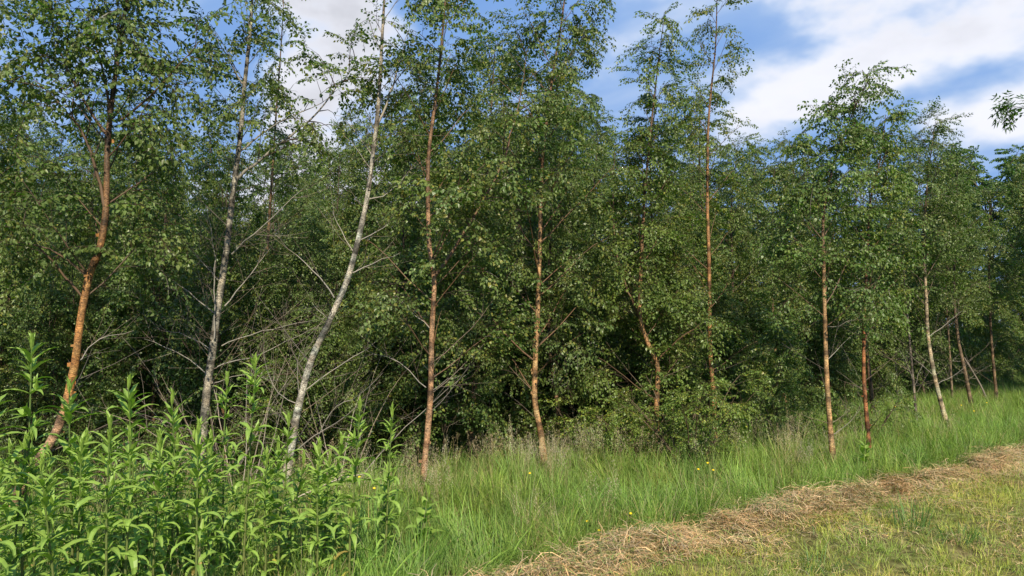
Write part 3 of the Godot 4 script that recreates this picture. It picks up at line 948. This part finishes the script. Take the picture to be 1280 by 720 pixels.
func broadleaf(called: String, at: Vector3, tall: float, wide: float, mesh: ArrayMesh, number: int, count: int, tint: Color) -> Node3D:
	rng.seed = number
	var root := thing(called, at)
	var b := Builder.new()
	var l := smooth_path([Vector3(0, -0.2, 0), Vector3(0.1, tall * 0.3, 0), Vector3(0, tall * 0.6, 0.1), Vector3(0.1, tall * 0.9, 0)], 0.2)
	tube(b, l, taper(l.size(), 0.16, 0.03), 10, even(l.size(), Color(0.13, 0.1, 0.075)), 0.12)
	part("trunk", b.commit(bark), root)
	var twigs := Builder.new()
	var places := []
	var tints := []
	for k in count:
		var t := lerpf(0.25, 0.97, (k + 0.5) / count)
		var a := 2.4 * k + r(-0.3, 0.3)
		var round_ := sqrt(maxf(0.05, 1.0 - pow((t - 0.5) / 0.55, 2)))
		var p := l[int(t * (l.size() - 1))]
		var limb := limb_path(p, Vector3(cos(a), lerpf(0.2, 1.3, t), sin(a)), wide * round_ * r(0.8, 1.15), 0.2, 0.3)
		var lb := Builder.new()
		tube(lb, limb, taper(limb.size(), 0.035, 0.006), 6, even(limb.size(), Color(0.12, 0.095, 0.07)))
		part("branch", lb.commit(twig_bark), root)
		dress(limb, 0.3, 0.015, 1.0, 1.4, twigs, places, tints, tint, Color(0.1, 0.08, 0.05))
	part("twigs", twigs.commit(twig_bark), root).set_meta("kind", "stuff")
	many("crown", mesh, places, tints, root)
	return root


# an ash leaf: a stalk with paired leaflets
func make_ash_spray() -> ArrayMesh:
	rng.seed = 71
	var b := flat()
	for k in 5:
		var a := TAU * k / 5 + r(-0.3, 0.3)
		var way := Vector3(r(0.3, 1.0), sin(a) * 0.6 - 0.2, cos(a)).normalized()
		var line := PackedVector3Array()
		for j in 5:
			var q := j / 4.0
			line.append(Vector3(0.02 * k, 0, 0) + way * 0.28 * q + Vector3(0, -0.07 * q * q, 0))
		tube(b, line, taper(5, 0.002, 0.001), 3, even(5, Color(0.1, 0.13, 0.04)))
		var out := way.cross(Vector3.UP).normalized()
		for j in range(1, 5):
			for s in [-1.0, 1.0]:
				var to: Vector3 = (out * s + way * 0.55 + Vector3(0, r(-0.5, 0.1), 0)).normalized()
				leaf(b, line[j], to, Vector3.UP + any_way() * 0.4, r(0.08, 0.11), 0.032, shade(Color(0.075, 0.14, 0.025), 0.2))
		leaf(b, line[4], way + Vector3(0, -0.4, 0), Vector3.UP, 0.1, 0.032, shade(Color(0.075, 0.14, 0.025), 0.2))
	return b.commit(leaf_skin)


func other_trees() -> void:
	tag(make_bush("sallow_bush", on(2.0, -8.75), 1.2, 0.95, Color(1.35, 1.35, 1.0), 12, 301), "light yellow green bush with small leaves before the elbow bent birch", "bush")
	tag(make_bush("sallow_bush", on(1.45, -9.0), 0.85, 0.6, Color(1.25, 1.3, 1.0), 8, 304), "smaller green bush at the left foot of the light yellow green bush", "bush")
	tag(make_bush("low_bush", on(-3.35, -6.9), 0.85, 0.5, Color(1.0, 1.05, 1.0), 8, 302), "low dark bush at the foot of the orange barked birch", "bush")
	tag(make_bush("low_bush", on(0.95, -9.3), 0.9, 0.55, Color(1.5, 1.5, 1.1), 8, 303), "leafy bush right of the tall orange brown trunk", "bush")
	tag(make_bush("low_bush", on(4.8, -10.6), 0.8, 0.5, Color(1.1, 1.15, 1.0), 7, 305), "dark green bush behind the dark copper red birch", "bush")
	for k in 3:
		rng.seed = 320 + k
		var dead := thing("dead_shrub", [on(-2.45, -7.05), on(-1.65, -7.4), on(-3.0, -7.9)][k])
		for j in 8:
			var a := TAU * j / 8 + r(-0.3, 0.3)
			var l := limb_path(Vector3(cos(a) * 0.08, -0.03, sin(a) * 0.08), Vector3(cos(a) * 0.8, r(0.9, 2.0), sin(a) * 0.8), r(1.0, 1.9), 0.1, 0.7)
			var b := Builder.new()
			var c := shade(Color(0.27, 0.23, 0.18), 0.2)
			tube(b, l, taper(l.size(), r(0.005, 0.008), 0.0012), 5, even(l.size(), c), 0.1, 0.4)
			bare_twigs(b, l, 0.004, c)
			part("stem", b.commit(twig_bark), dead)
		tag(dead, ["tangle of bare grey stems between the grey and the leaning whitish birch", "tangle of bare grey stems right behind the leaning whitish birch", "tangle of bare grey stems behind the grey birch"][k], "dead shrub", "bare grey tangles around the left birches")
	tag(broadleaf("oak_tree", on(16.8, -27.0), 7.4, 3.1, make_spray(21, 0.065, Color(0.075, 0.15, 0.025)), 401, 26, Color(1, 1, 1)), "rounded brighter green broadleaved tree behind the right end of the wood", "tree")
	var ash := broadleaf("ash_tree", on(12.2, -14.2), 7.0, 2.0, make_ash_spray(), 402, 20, Color(1.1, 1.1, 1))
	rng.seed = 403
	var l := smooth_path([Vector3(0, 3.9, 0), Vector3(-1.2, 5.2, -0.1), Vector3(-2.2, 5.7, -0.2), Vector3(-2.7, 5.85, -0.3)], 0.2)
	var b := Builder.new()
	tube(b, l, taper(l.size(), 0.03, 0.005), 6, even(l.size(), Color(0.12, 0.095, 0.07)))
	part("branch", b.commit(twig_bark), ash)
	var places := []
	var tints := []
	for k in 9:
		places.append(spray_place(l[l.size() - 1 - k / 3] + any_way() * 0.05, Vector3(-1, r(-0.2, 0.4), r(-1, 1)), r(0.9, 1.2)))
		tints.append(shade(Color(1.1, 1.1, 1), 0.15))
	many("leaf_sprays", make_ash_spray(), places, tints, ash)
	tag(ash, "ash tree whose leafy branch tip hangs into the sky above the row's far end", "tree")


# ---------------------------------------------------------------- tall weeds in the left foreground
var weed_leaves: Array[ArrayMesh] = []
var weed_shoots: Array[ArrayMesh] = []


# a lance shaped leaf one metre long (scaled when used), arching over by the given angle
func make_weed_leaf(bend: float, lift: float, number: int, c: Color) -> ArrayMesh:
	rng.seed = 40 + number
	var b := flat()
	var p := Vector3.ZERO
	var pieces := 7
	var rows := []
	var twist := r(-0.4, 0.4)
	for k in pieces + 1:
		var t := float(k) / pieces
		var a := lift - bend * t * t
		var dir := Vector3(cos(a), sin(a), 0)
		if k > 0:
			p += dir / pieces
		var w := 0.105 * pow(sin(PI * clampf(0.06 + t * 0.94, 0, 1)), 0.8) * (1.05 - 0.35 * t)
		var up := Vector3(-sin(a), cos(a), 0)
		var side := Vector3(0, sin(twist * t), cos(twist * t))
		var wave := 0.012 * sin(t * 19.0 + number)
		rows.append([b.point(p - side * w + up * (w * 0.4 + wave), c * (0.96 + 0.04 * sin(k))), b.point(p, c * 1.12), b.point(p + side * w + up * (w * 0.4 - wave), c)])
	for k in pieces:
		for s in 2:
			b.tri(rows[k][s], rows[k + 1][s], rows[k + 1][s + 1])
			b.tri(rows[k][s], rows[k + 1][s + 1], rows[k][s + 1])
	return b.commit(herb_skin)


func weed(at: Vector3, tall: float, number: int, broad := 1.0) -> Node3D:
	rng.seed = number
	var full := r(0.9, 1.15)
	var shooty := r(0.2, 0.9)
	var age := r(0.02, 0.22)
	var root := thing("tall_weed", at)
	var lean := Vector3(r(-0.05, 0.05), 0, r(-0.08, 0.08)) * tall * (1.0 if tall > 0.95 else 2.4)
	var line := smooth_path([Vector3(0, -0.05, 0), Vector3(r(-0.02, 0.02), tall * 0.35, r(-0.02, 0.02)) + lean * 0.25, Vector3(0, tall * 0.7, 0) + lean * 0.6, Vector3(0, tall, 0) + lean], 0.05)
	var b := Builder.new()
	var colors := PackedColorArray()
	for k in line.size():
		colors.append(Color(0.2, 0.2, 0.075).lerp(Color(0.13, 0.22, 0.05), float(k) / line.size()))
	tube(b, line, taper(line.size(), 0.0085, 0.003), 6, colors)
	part("stem", b.commit(herb_skin), root)
	var y := 0.12 + r(0, 0.05)
	var turn := r(0, TAU)
	var last := line.size() - 1
	while y < tall - 0.03:
		var t := y / tall
		var p := line[int(t * last)]
		var near_top := clampf((tall - y) / 0.35, 0.0, 1.0)
		var long := lerpf(0.115, 0.168, near_top) * r(0.8, 1.15) * full * (1.0 if t > 0.3 else 0.8)
		turn += 1.05 + r(-0.2, 0.2)
		for k in 3:
			if t < 0.3 and rng.randf() < 0.35:
				continue
			var kind: int = rng.randi_range(0, 1) if near_top < 0.35 else rng.randi_range(1, 3) if near_top < 0.95 else rng.randi_range(2, 5)
			var yellow := t < 0.4 and rng.randf() < age
			var o2 := part("leaf", weed_leaves[6 + rng.randi() % 2] if yellow else weed_leaves[kind], root)
			var a := turn + TAU * k / 3 + r(-0.25, 0.25)
			o2.transform = Transform3D(Basis(Vector3.UP, a) * Basis(Vector3(0, 0, 1), (1.0 - near_top) * 0.5 + r(-0.25, 0.25)).scaled_local(Vector3(1, 1, broad) * long * r(0.85, 1.1)), p)
			if yellow:
				o2.set_meta("label", "yellowing lower leaf")
		if near_top > 0.3 and t > 0.3 and rng.randf() < shooty:
			var s := part("side_shoot", weed_shoots[rng.randi() % 2], root)
			s.transform = Transform3D(Basis(Vector3.UP, r(0, TAU)) * Basis(Vector3(0, 0, 1), r(-0.3, 0.2)).scaled_local(Vector3.ONE * r(0.7, 1.2)), p)
		y += lerpf(0.026, 0.066, near_top) * r(0.85, 1.15)
	for k in 7:
		var o2 := part("leaf", weed_leaves[rng.randi_range(0, 1)], root)
		o2.transform = Transform3D(Basis(Vector3.UP, TAU * k / 7 + r(-0.3, 0.3)) * Basis(Vector3(0, 0, 1), r(0.85, 1.35)).scaled_local(Vector3.ONE * r(0.07, 0.11)), line[last])
	return root


func tall_weeds() -> void:
	var green := Color(0.26, 0.385, 0.075)
	for k in 6:
		rng.seed = 60 + k
		weed_leaves.append(make_weed_leaf([0.3, 0.7, 1.1, 1.6, 2.1, 2.5][k], [0.35, 0.45, 0.5, 0.5, 0.45, 0.4][k], k, shade(green, 0.12)))
	weed_leaves.append(make_weed_leaf(1.8, 0.2, 7, Color(0.42, 0.4, 0.08)))
	weed_leaves.append(make_weed_leaf(2.4, 0.1, 8, Color(0.36, 0.28, 0.08)))
	for n in 2:
		rng.seed = 90 + n
		var b := flat()
		for k in 7:
			var a := TAU * k / 7 + r(-0.3, 0.3)
			var to := Vector3(cos(a) * 0.75 + 0.7, r(0.2, 0.9), sin(a) * 0.75).normalized()
			leaf(b, Vector3(0.02, 0.01, 0), to, Vector3.UP + any_way() * 0.2, r(0.05, 0.085), 0.018, shade(green * 1.1, 0.15))
		weed_shoots.append(b.commit(herb_skin))
	var g := "tall green weeds in the left foreground"
	var named := [
		[-2.36, -3.8, 1.47, "tallest leafy green weed, in front of the orange barked birch"],
		[-2.25, -3.4, 1.24, "tall weed at the very left edge of the photo, its top cut by nothing"],
		[-2.31, -4.1, 1.24, "weed whose tip stands just right of the orange trunk's foot"],
		[-1.93, -3.7, 1.1, "weed with a short pointed top between the orange birch and the grey birch"],
		[-2.06, -4.3, 1.27, "bushy headed weed left of the grey birch's foot"],
		[-2.0, -4.7, 1.16, "weed directly below the grey birch's lowest left branch"],
		[-1.84, -4.9, 1.25, "slender weed overlapping the foot of the grey birch"],
		[-1.48, -4.3, 1.4, "tall slender weed between the grey birch and the leaning whitish birch"],
		[-1.57, -3.9, 1.06, "shorter broad weed in front of the slender one by the grey birch"],
		[-1.33, -4.5, 1.04, "weed standing before the foot of the leaning whitish birch"],
		[-0.95, -4.6, 1.1, "weed with a yellow green stem, right of the leaning whitish birch"],
		[-0.8, -4.9, 1.02, "rightmost tall weed, left of the forked birch's foot"],
		[-1.14, -4.9, 0.86, "small weed between the leaning whitish birch and the rightmost weed"],
	]
	for k in named.size():
		var n: Array = named[k]
		tag(weed(on(n[0], n[1]), n[2], 700 + k), n[3].replace(", its top cut by nothing", ""), "weed", g)
	rng.seed = 720
	var spots := []
	var tries := 0
	while spots.size() < 36 and tries < 4000:
		tries += 1
		var d := r(3.0, 5.3)
		var p := Vector2(r(-0.68, -0.24) * d, d)
		if p.y < edge(p.x) + 0.25 or p.x > -0.75:
			continue
		var ok := true
		for q: Vector2 in spots:
			ok = ok and q.distance_to(p) > 0.24
		if ok:
			spots.append(p)
	for k in spots.size():
		var p: Vector2 = spots[k]
		var side := "below the orange barked birch" if p.x / p.y < -0.5 else "below the grey birch" if p.x / p.y < -0.34 else "below the leaning whitish birch"
		var near := "front row" if p.y < 3.9 else "middle row" if p.y < 4.6 else "back row"
		rng.seed = 7300 + k
		var tall := clampf(1.6 - (p.y * 0.15) + r(-0.12, 0.08), 0.6, 1.15) * r(0.8, 1.0)
		tag(weed(on(p.x, -p.y), tall, 740 + k), "shorter leafy green weed in the %s %s" % [near, side], "weed", "shorter weeds in the %s %s" % [near, side])


func broad_weeds() -> void:
	rng.seed = 860
	var spots := [[-0.62, -5.35, "broad leaved green weed at the right foot of the tall weeds"], [-0.95, -5.75, "broad leaved weed in the grass left of the forked birch's foot"], [-1.75, -5.6, "broad leaved weed in the grass before the leaning whitish birch"], [-1.3, -5.2, "broad leaved weed between the rightmost tall weeds"], [3.75, -8.3, "low broad leaved weed beside the straight tan birch"], [4.05, -8.9, "low broad leaved weed before the dark copper red birch"]]
	for k in spots.size():
		tag(weed(on(spots[k][0], spots[k][1]), [0.42, 0.5, 0.6, 0.55, 0.36, 0.32][k], 870 + k, 2.3), spots[k][2], "weed", "broad leaved weeds in the long grass")


# ---------------------------------------------------------------- grass
func blade(b: Builder, at: Vector3, way: Vector3, long: float, wide: float, bend: float, c: Color) -> void:
	var out := Vector3(way.x, 0, way.z).normalized()
	var side := Vector3(-out.z, 0, out.x)
	side = (side + out * r(-0.6, 0.6)).normalized()
	var p := at
	var d := way.normalized()
	var prev_a := b.point(p - side * wide * 0.5, c)
	var prev_b := b.point(p + side * wide * 0.5, c)
	var pieces := 4
	for k in pieces:
		d = (d + (out * 0.5 - Vector3.UP) * bend * (k + 1) / pieces * 0.5).normalized()
		p += d * long / pieces
		if k == pieces - 1:
			b.tri(prev_a, b.point(p, c), prev_b)
		else:
			var w := wide * 0.5 * (1.0 - 0.22 * (k + 1))
			var a := b.point(p - side * w, c)
			var e := b.point(p + side * w, c)
			b.tri(prev_a, a, e)
			b.tri(prev_a, e, prev_b)
			prev_a = a
			prev_b = e


func make_tuft(number: int, blades: int, radius: float, long: Vector2, wide: float, base: Color, dry: float, bend: float) -> ArrayMesh:
	rng.seed = 3000 + number
	var b := flat()
	var comb := r(0, TAU)
	for k in blades:
		var a := r(0, TAU)
		var q := sqrt(rng.randf()) * radius
		var at := Vector3(cos(a) * q, -0.01, sin(a) * q)
		var way := Vector3(cos(a) * r(0, 0.45) + cos(comb) * 0.15, 1.0, sin(a) * r(0, 0.45) + sin(comb) * 0.15)
		var c := shade(base, 0.25)
		if rng.randf() < dry:
			c = shade(Color(0.43, 0.37, 0.19), 0.25)
		blade(b, at, way, r(long.x, long.y), wide * r(0.7, 1.3), bend * r(0.3, 1.5), c)
	return b.commit(grass_skin)


# dry cut grass lying loose: thin curved strips
func make_hay(number: int, strands: int, radius: float, high: float, mixed: float) -> ArrayMesh:
	rng.seed = 3300 + number
	var b := flat()
	var comb := r(0, TAU)
	for k in strands:
		var a := r(0, TAU)
		var q := sqrt(rng.randf()) * radius
		var p := Vector3(cos(a) * q, r(0.0, high), sin(a) * q)
		var dir := comb + r(-1.6, 1.6)
		var long := r(0.06, 0.2)
		var w := r(0.0009, 0.0022)
		var c := shade(Color(0.53, 0.37, 0.195), 0.38)
		if rng.randf() < mixed:
			c = shade(Color(0.19, 0.24, 0.07), 0.3)
		var turn := r(-2.2, 2.2)
		var tilt := r(-0.25, 0.35)
		var prev := []
		for j in 4:
			var side := Vector3(-sin(dir), r(-0.4, 0.4), cos(dir)) * w
			var here := [b.point(p - side, c), b.point(p + side, c)]
			if j > 0:
				b.tri(prev[0], here[0], here[1])
				b.tri(prev[0], here[1], prev[1])
			prev = here
			p += Vector3(cos(dir), tilt, sin(dir)) * long / 3
			dir += turn / 3
			tilt -= 0.2
	return b.commit(dry_skin)


# a flowering grass stem with a loose purplish panicle
func make_panicle(number: int) -> ArrayMesh:
	rng.seed = 3500 + number
	var b := flat()
	for k in 7:
		var a := r(0, TAU)
		var line := limb_path(Vector3(cos(a), 0, sin(a)) * r(0, 0.06), Vector3(cos(a) * 0.18, 1, sin(a) * 0.18), r(0.4, 0.62), 0.0, 0.35)
		tube(b, line, taper(line.size(), 0.0012, 0.0007), 3, even(line.size(), Color(0.26, 0.24, 0.1)))
		var c := shade(Color(0.42, 0.36, 0.24), 0.25)
		for j in 46:
			var t := r(0.68, 1.0)
			var f := t * (line.size() - 1)
			var g := mini(int(f), line.size() - 2)
			var spread := 0.045 * (1.05 - t) / 0.37 + 0.004
			var p := line[g].lerp(line[g + 1], f - g) + any_way() * spread
			var to := (any_way() * 0.6 + Vector3.UP).normalized() * r(0.007, 0.013)
			var side := to.cross(any_way()).normalized() * 0.0016
			b.tri(b.point(p - side, c), b.point(p + to, c), b.point(p + side, c))
	return b.commit(dry_skin)


func scatter(called: String, meshes: Array, counts: int, where: Callable, size: Vector2, tint: Callable, label: String, number: int, tilt := 0.12) -> void:
	rng.seed = number
	var root := thing(called, Vector3.ZERO)
	tag(root, label, "grass", "", "stuff")
	var places := []
	var tints := []
	for k in meshes.size():
		places.append([])
		tints.append([])
	for k in counts:
		var p: Vector3 = where.call()
		if p.y < -50.0:
			continue
		var s := r(size.x, size.y)
		var basis_ := Basis(Vector3(r(-tilt, tilt), 1, r(-tilt, tilt)).normalized(), 0.0) if false else Basis.from_euler(Vector3(r(-tilt, tilt), r(0, TAU), r(-tilt, tilt)))
		var m := rng.randi() % meshes.size()
		places[m].append(Transform3D(basis_.scaled_local(Vector3(s, s * r(0.85, 1.15), s)), p))
		tints[m].append(tint.call(p))
	for k in meshes.size():
		if places[k].size():
			many("tufts", meshes[k], places[k], tints[k], root)


const NOWHERE := Vector3(0, -99, 0)


func windrow(x: float, across: float) -> float:
	var side := clampf(1.0 - absf(across) / 0.3, 0.0, 1.0)
	return 0.085 * smoothstep(0.0, 1.0, side) * clampf(0.55 + 1.4 * lump.get_noise_2d(x * 45.0, across * 90.0) + 0.5 * lump.get_noise_1d(x * 16.0), 0.0, 1.6) * smoothstep(9.0, 5.5, x)


func grasses() -> void:
	var green := Color(0.195, 0.3, 0.06)
	var long_tufts := []
	for k in 4:
		long_tufts.append(make_tuft(k, 28, 0.1, Vector2(0.18, [0.42, 0.5, 0.55, 0.45][k]), [0.008, 0.0065, 0.009, 0.006][k], green, [0.02, 0.06, 0.02, 0.1][k], [0.7, 1.2, 0.9, 1.7][k]))
	long_tufts.append(make_tuft(4, 9, 0.12, Vector2(0.3, 0.6), 0.0035, Color(0.34, 0.31, 0.15), 0.6, 0.9))
	var wood_tufts := []
	for k in 3:
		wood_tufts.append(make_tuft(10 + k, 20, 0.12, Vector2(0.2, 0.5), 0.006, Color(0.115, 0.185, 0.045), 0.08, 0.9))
	var stubble := []
	for k in 4:
		stubble.append(make_tuft(20 + k, 18, 0.07, Vector2(0.05, 0.14), 0.0042, Color(0.32, 0.37, 0.085), 0.22, 1.3))
	var patch := func(p: Vector3) -> Color:
		var q := lump.get_noise_2d(p.x * 30.0, p.z * 30.0)
		var k := 1.05 + 0.45 * q + r(-0.22, 0.25)
		return Color(k * (1.0 + 0.25 * lump.get_noise_2d(p.x * 17.0 + 40.0, p.z * 17.0)), k, k * r(0.8, 1.2))
	scatter("long_grass", long_tufts, 10000, func() -> Vector3:
		var x := r(-5.5, 13.0)
		var z := -(edge(x) - 0.15 + 4.1 * pow(rng.randf(), 1.15))
		return on(x, z), Vector2(0.5, 1.05), patch, "dense long green grass along the foot of the birches", 41, 0.3)
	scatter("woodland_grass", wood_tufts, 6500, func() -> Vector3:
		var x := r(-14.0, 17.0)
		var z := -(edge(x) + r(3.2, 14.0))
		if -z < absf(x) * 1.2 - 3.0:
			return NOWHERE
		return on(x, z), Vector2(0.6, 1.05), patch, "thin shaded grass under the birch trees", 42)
	scatter("mown_stubble", stubble, 15000, func() -> Vector3:
		var x := r(-1.6, 13.0)
		var z := -(edge(x) - 0.25 - 5.2 * rng.randf())
		if -z < 3.6 or lump.get_noise_2d(x * 40.0, z * 40.0) > r(0.2, 0.6):
			return NOWHERE
		return on(x, z) + Vector3(0, 0.008, 0), Vector2(0.6, 1.25), func(p: Vector3) -> Color:
			var q := clampf(0.5 + lump.get_noise_2d(p.x * 22.0, p.z * 22.0 + 9.0) * 1.3, 0.0, 1.0)
			var k := r(0.85, 1.2)
			return Color(lerpf(0.85, 1.4, q) * k, lerpf(1.0, 1.25, q) * k, lerpf(0.9, 1.1, q) * k), "short mown grass with yellowed patches on the verge", 43, 0.5)

	# the row of cut grass: a lumpy mound with loose strands all over it
	var b := Builder.new()
	var cols := 0
	var x := -4.0
	while x < 9.0:
		for j in 15:
			var across := -0.49 + 0.07 * j
			var z := -edge(x) + 0.42 + across
			var h := windrow(x, across) * (1.0 + 0.4 * lump.get_noise_2d(x * 120.0, z * 120.0))
			b.point(Vector3(x, ground(x, z) + h - 0.012, z), shade(Color(0.36, 0.25, 0.13), 0.3), Vector3.UP)
		cols += 1
		x += 0.07
	for k in cols - 1:
		for j in 14:
			var a := k * 15 + j
			var d := a + 15
			b.tri(a, d, d + 1)
			b.tri(a, d + 1, a + 1)
	b.smooth = false
	var row := thing("hay_row", Vector3.ZERO)
	tag(row, "low brown row of dry cut grass between long grass and mown verge", "hay", "", "stuff")
	part("mound", b.commit(dry_skin), row)
	var hays := []
	for k in 4:
		hays.append(make_hay(k, 60, [0.1, 0.13, 0.16, 0.09][k], [0.02, 0.03, 0.05, 0.07][k], [0.1, 0.2, 0.5, 0.25][k]))
	rng.seed = 44
	for n in 4:
		var places := []
		var tints := []
		for k in 600:
			var px := minf(r(-3.5, 11.0), r(-1.0, 14.0))
			var heaped := rng.randf() < 0.6
			if heaped:
				px = snappedf(px, 0.55) + 0.2 * sin(px * 9.0) + (r(-1, 1) + r(-1, 1)) * 0.1
			var across := (r(-1, 1) + r(-1, 1)) * 0.13 + 0.05 * sin(px * 5.0) - (0.1 if rng.randf() < 0.8 else -0.35 * rng.randf())
			var z := -edge(px) + 0.42 + across
			if lump.get_noise_2d(px * 30.0, across * 50.0 + 20.0) < 0.0 - r(0.0, 0.25):
				continue
			places.append(Transform3D(Basis.from_euler(Vector3(r(-0.4, 0.4), r(0, TAU), r(-0.4, 0.4))).scaled_local(Vector3.ONE * r(0.8, 1.2)), on(px, z) + Vector3(0, windrow(px, across) + (r(0.0, 0.035) if heaped else 0.005), 0)))
			tints.append(shade(Color(1, 1, 1), 0.2))
		many("strands", hays[n], places, tints, row)
	var loose := []
	for k in 3:
		loose.append(make_hay(10 + k, 34, 0.17, 0.02, 0.5))
	scatter("loose_cuttings", loose, 2900, func() -> Vector3:
		var px := r(-1.5, 12.0)
		var z := -(edge(px) - 0.3 - 5.0 * pow(rng.randf(), 1.7))
		if -z < 3.6 or lump.get_noise_2d(px * 40.0, z * 40.0) < r(-0.1, 0.35):
			return NOWHERE
		return on(px, z) + Vector3(0, 0.02, 0), Vector2(0.7, 1.2), func(_p: Vector3) -> Color: return shade(Color(1, 1, 1), 0.25), "loose dry grass cuttings scattered over the mown verge", 45, 0.2)

	# seeding grasses
	var heads := []
	for k in 3:
		heads.append(make_panicle(k))
	var clumps := [Vector4(2.0, -8.0, 3.2, 0.55), Vector4(-1.0, -6.4, 1.6, 0.5), Vector4(0.5, -8.1, 0.45, 1.0), Vector4(-0.15, -7.6, 0.5, 0.7), Vector4(2.4, -7.9, 0.45, 0.6), Vector4(-1.2, -6.3, 0.5, 0.6), Vector4(3.1, -8.9, 0.6, 0.5), Vector4(-2.3, -5.8, 0.6, 0.5), Vector4(5.0, -10.2, 0.8, 0.5), Vector4(1.2, -8.3, 0.5, 0.4)]
	scatter("seeding_grass", heads, 170, func() -> Vector3:
		var c: Vector4 = clumps[rng.randi() % clumps.size()]
		if rng.randf() > c.w:
			return NOWHERE
		var a := r(0, TAU)
		var q := sqrt(rng.randf()) * c.z
		return on(c.x + cos(a) * q * 1.5, c.y + sin(a) * q), Vector2(0.8, 1.1), func(_p: Vector3) -> Color: return shade(Color(1, 1, 1), 0.2), "grass in pale purplish seed at the feet of the birches", 46)

	# two clumps the mower missed
	var tall_clump := make_tuft(50, 70, 0.12, Vector2(0.2, 0.4), 0.0065, Color(0.1, 0.19, 0.045), 0.03, 0.7)
	var lying := make_tuft(51, 60, 0.14, Vector2(0.2, 0.38), 0.006, Color(0.13, 0.24, 0.07), 0.05, 1.9)
	var one := thing("grass_clump", on(3.15, -6.15))
	part("blades", tall_clump, one)
	tag(one, "upright clump of long dark green grass left standing on the mown verge", "grass clump")
	for k in 2:
		var two := thing("grass_clump", on([3.35, 2.05][k], [-5.85, -5.2][k]))
		two.rotation.y = 0.6 + k
		part("blades", lying, two)
		tag(two, ["flattened clump of bluish green grass just in front of the upright clump", "flattened clump of pale green grass nearest to the viewer on the verge"][k], "grass clump")


func buttercups() -> void:
	var list := [
		[0.88, -5.85, 0.16, "topmost buttercup of the three beside the near end of the hay row"], [0.55, -5.68, 0.15, "left buttercup of the three beside the near end of the hay row"], [0.62, -5.6, 0.1, "lowest buttercup, almost touching the hay row"],
		[1.64, -6.95, 0.3, "left buttercup of the small group below the light green bush"], [1.8, -6.95, 0.29, "right buttercup of the small group below the light green bush"], [1.78, -7.05, 0.34, "highest buttercup of the small group below the light green bush"],
		[0.16, -6.5, 0.34, "lone buttercup below the tall orange brown birch trunk"], [-1.38, -5.4, 0.4, "lone buttercup between weeds below the leaning whitish birch"],
		[-1.15, -6.0, 0.4, "buttercup behind the weed with the yellow green stem"], [-1.0, -5.7, 0.38, "buttercup left of the rightmost tall weed"],
		[5.95, -11.9, 0.42, "upper buttercup left of the thin grey birch"], [5.4, -11.0, 0.42, "lower buttercup left of the thin grey birch"], [7.3, -11.9, 0.4, "buttercup right of the fawn trunk near the row's end"], [6.3, -10.6, 0.42, "buttercup in front of the fawn trunk's foot"], [6.6, -11.4, 0.42, "buttercup beside the foot of the pale cream birch"],
	]
	for k in list.size():
		var n: Array = list[k]
		rng.seed = 800 + k
		var root := thing("buttercup", on(n[0], n[1]))
		var tall: float = n[2] + 0.05
		var b := Builder.new()
		var l := smooth_path([Vector3(0, -0.02, 0), Vector3(r(-0.02, 0.02), tall * 0.5, 0), Vector3(r(-0.03, 0.03), tall, r(0, 0.03))], 0.06)
		tube(b, l, taper(l.size(), 0.0018, 0.0012), 4, even(l.size(), Color(0.12, 0.18, 0.05)))
		part("stem", b.commit(herb_skin), root)
		for j in 5:
			var f := flat()
			var a := TAU * j / 5
			leaf(f, Vector3.ZERO, Vector3(cos(a), 0.45, sin(a)).normalized(), Vector3.UP, 0.013, 0.014, Color(0.85, 0.6, 0.01))
			var petal := part("petal", f.commit(petal_skin), root)
			petal.position = l[-1]
			petal.rotation = Vector3(0.5, 0, 0)
		tag(root, n[3], "buttercup", "buttercups in the long grass")


func _ready() -> void:
	# camera
	var cam := Camera3D.new()
	cam.name = "camera"
	add_child(cam)
	cam.position = Vector3(0, 1.6, 0)
	cam.rotation.x = atan(50.0 / 963.0)
	cam.fov = rad_to_deg(2.0 * atan(360.0 / 963.0))
	cam.near = 0.05
	cam.far = 1500.0
	cam.current = true
	# sky
	var sky := Sky.new()
	var pano := PanoramaSkyMaterial.new()
	pano.panorama = sky_picture()
	sky.sky_material = pano
	var env := Environment.new()
	env.background_mode = Environment.BG_SKY
	env.sky = sky
	env.background_energy_multiplier = 1.0
	env.tonemap_mode = Environment.TONE_MAPPER_LINEAR
	env.tonemap_exposure = 1.4
	env.sdfgi_enabled = true
	env.ssao_enabled = true
	env.ssil_enabled = true
	var around := WorldEnvironment.new()
	around.name = "surroundings"
	around.environment = env
	add_child(around)
	# sun: behind the viewer, a little to the right
	var sun := DirectionalLight3D.new()
	sun.name = "sun"
	sun.light_energy = 1.6
	sun.light_color = Color(1.0, 0.95, 0.86)
	sun.light_angular_distance = 0.5
	sun.shadow_enabled = true
	add_child(sun)
	sun.rotation_degrees = Vector3(-36, 10, 0)

	lump.seed = 3
	lump.frequency = 0.05
	make_materials()
	make_ground()
	for k in 4:
		sprays.append(make_spray(k, 0.034, BIRCH, 1.4))
	for k in 4:
		rng.seed = 950 + k
		var one := flat()
		leaf(one, Vector3.ZERO, Vector3.RIGHT, Vector3.UP + any_way() * 0.3, 0.05, 0.04, shade(BIRCH, 0.2))
		single_leaves.append(one.commit(leaf_skin))
	front_trees()
	wood_behind()
	saplings()
	other_trees()
	tall_weeds()
	broad_weeds()
	grasses()
	buttercups()
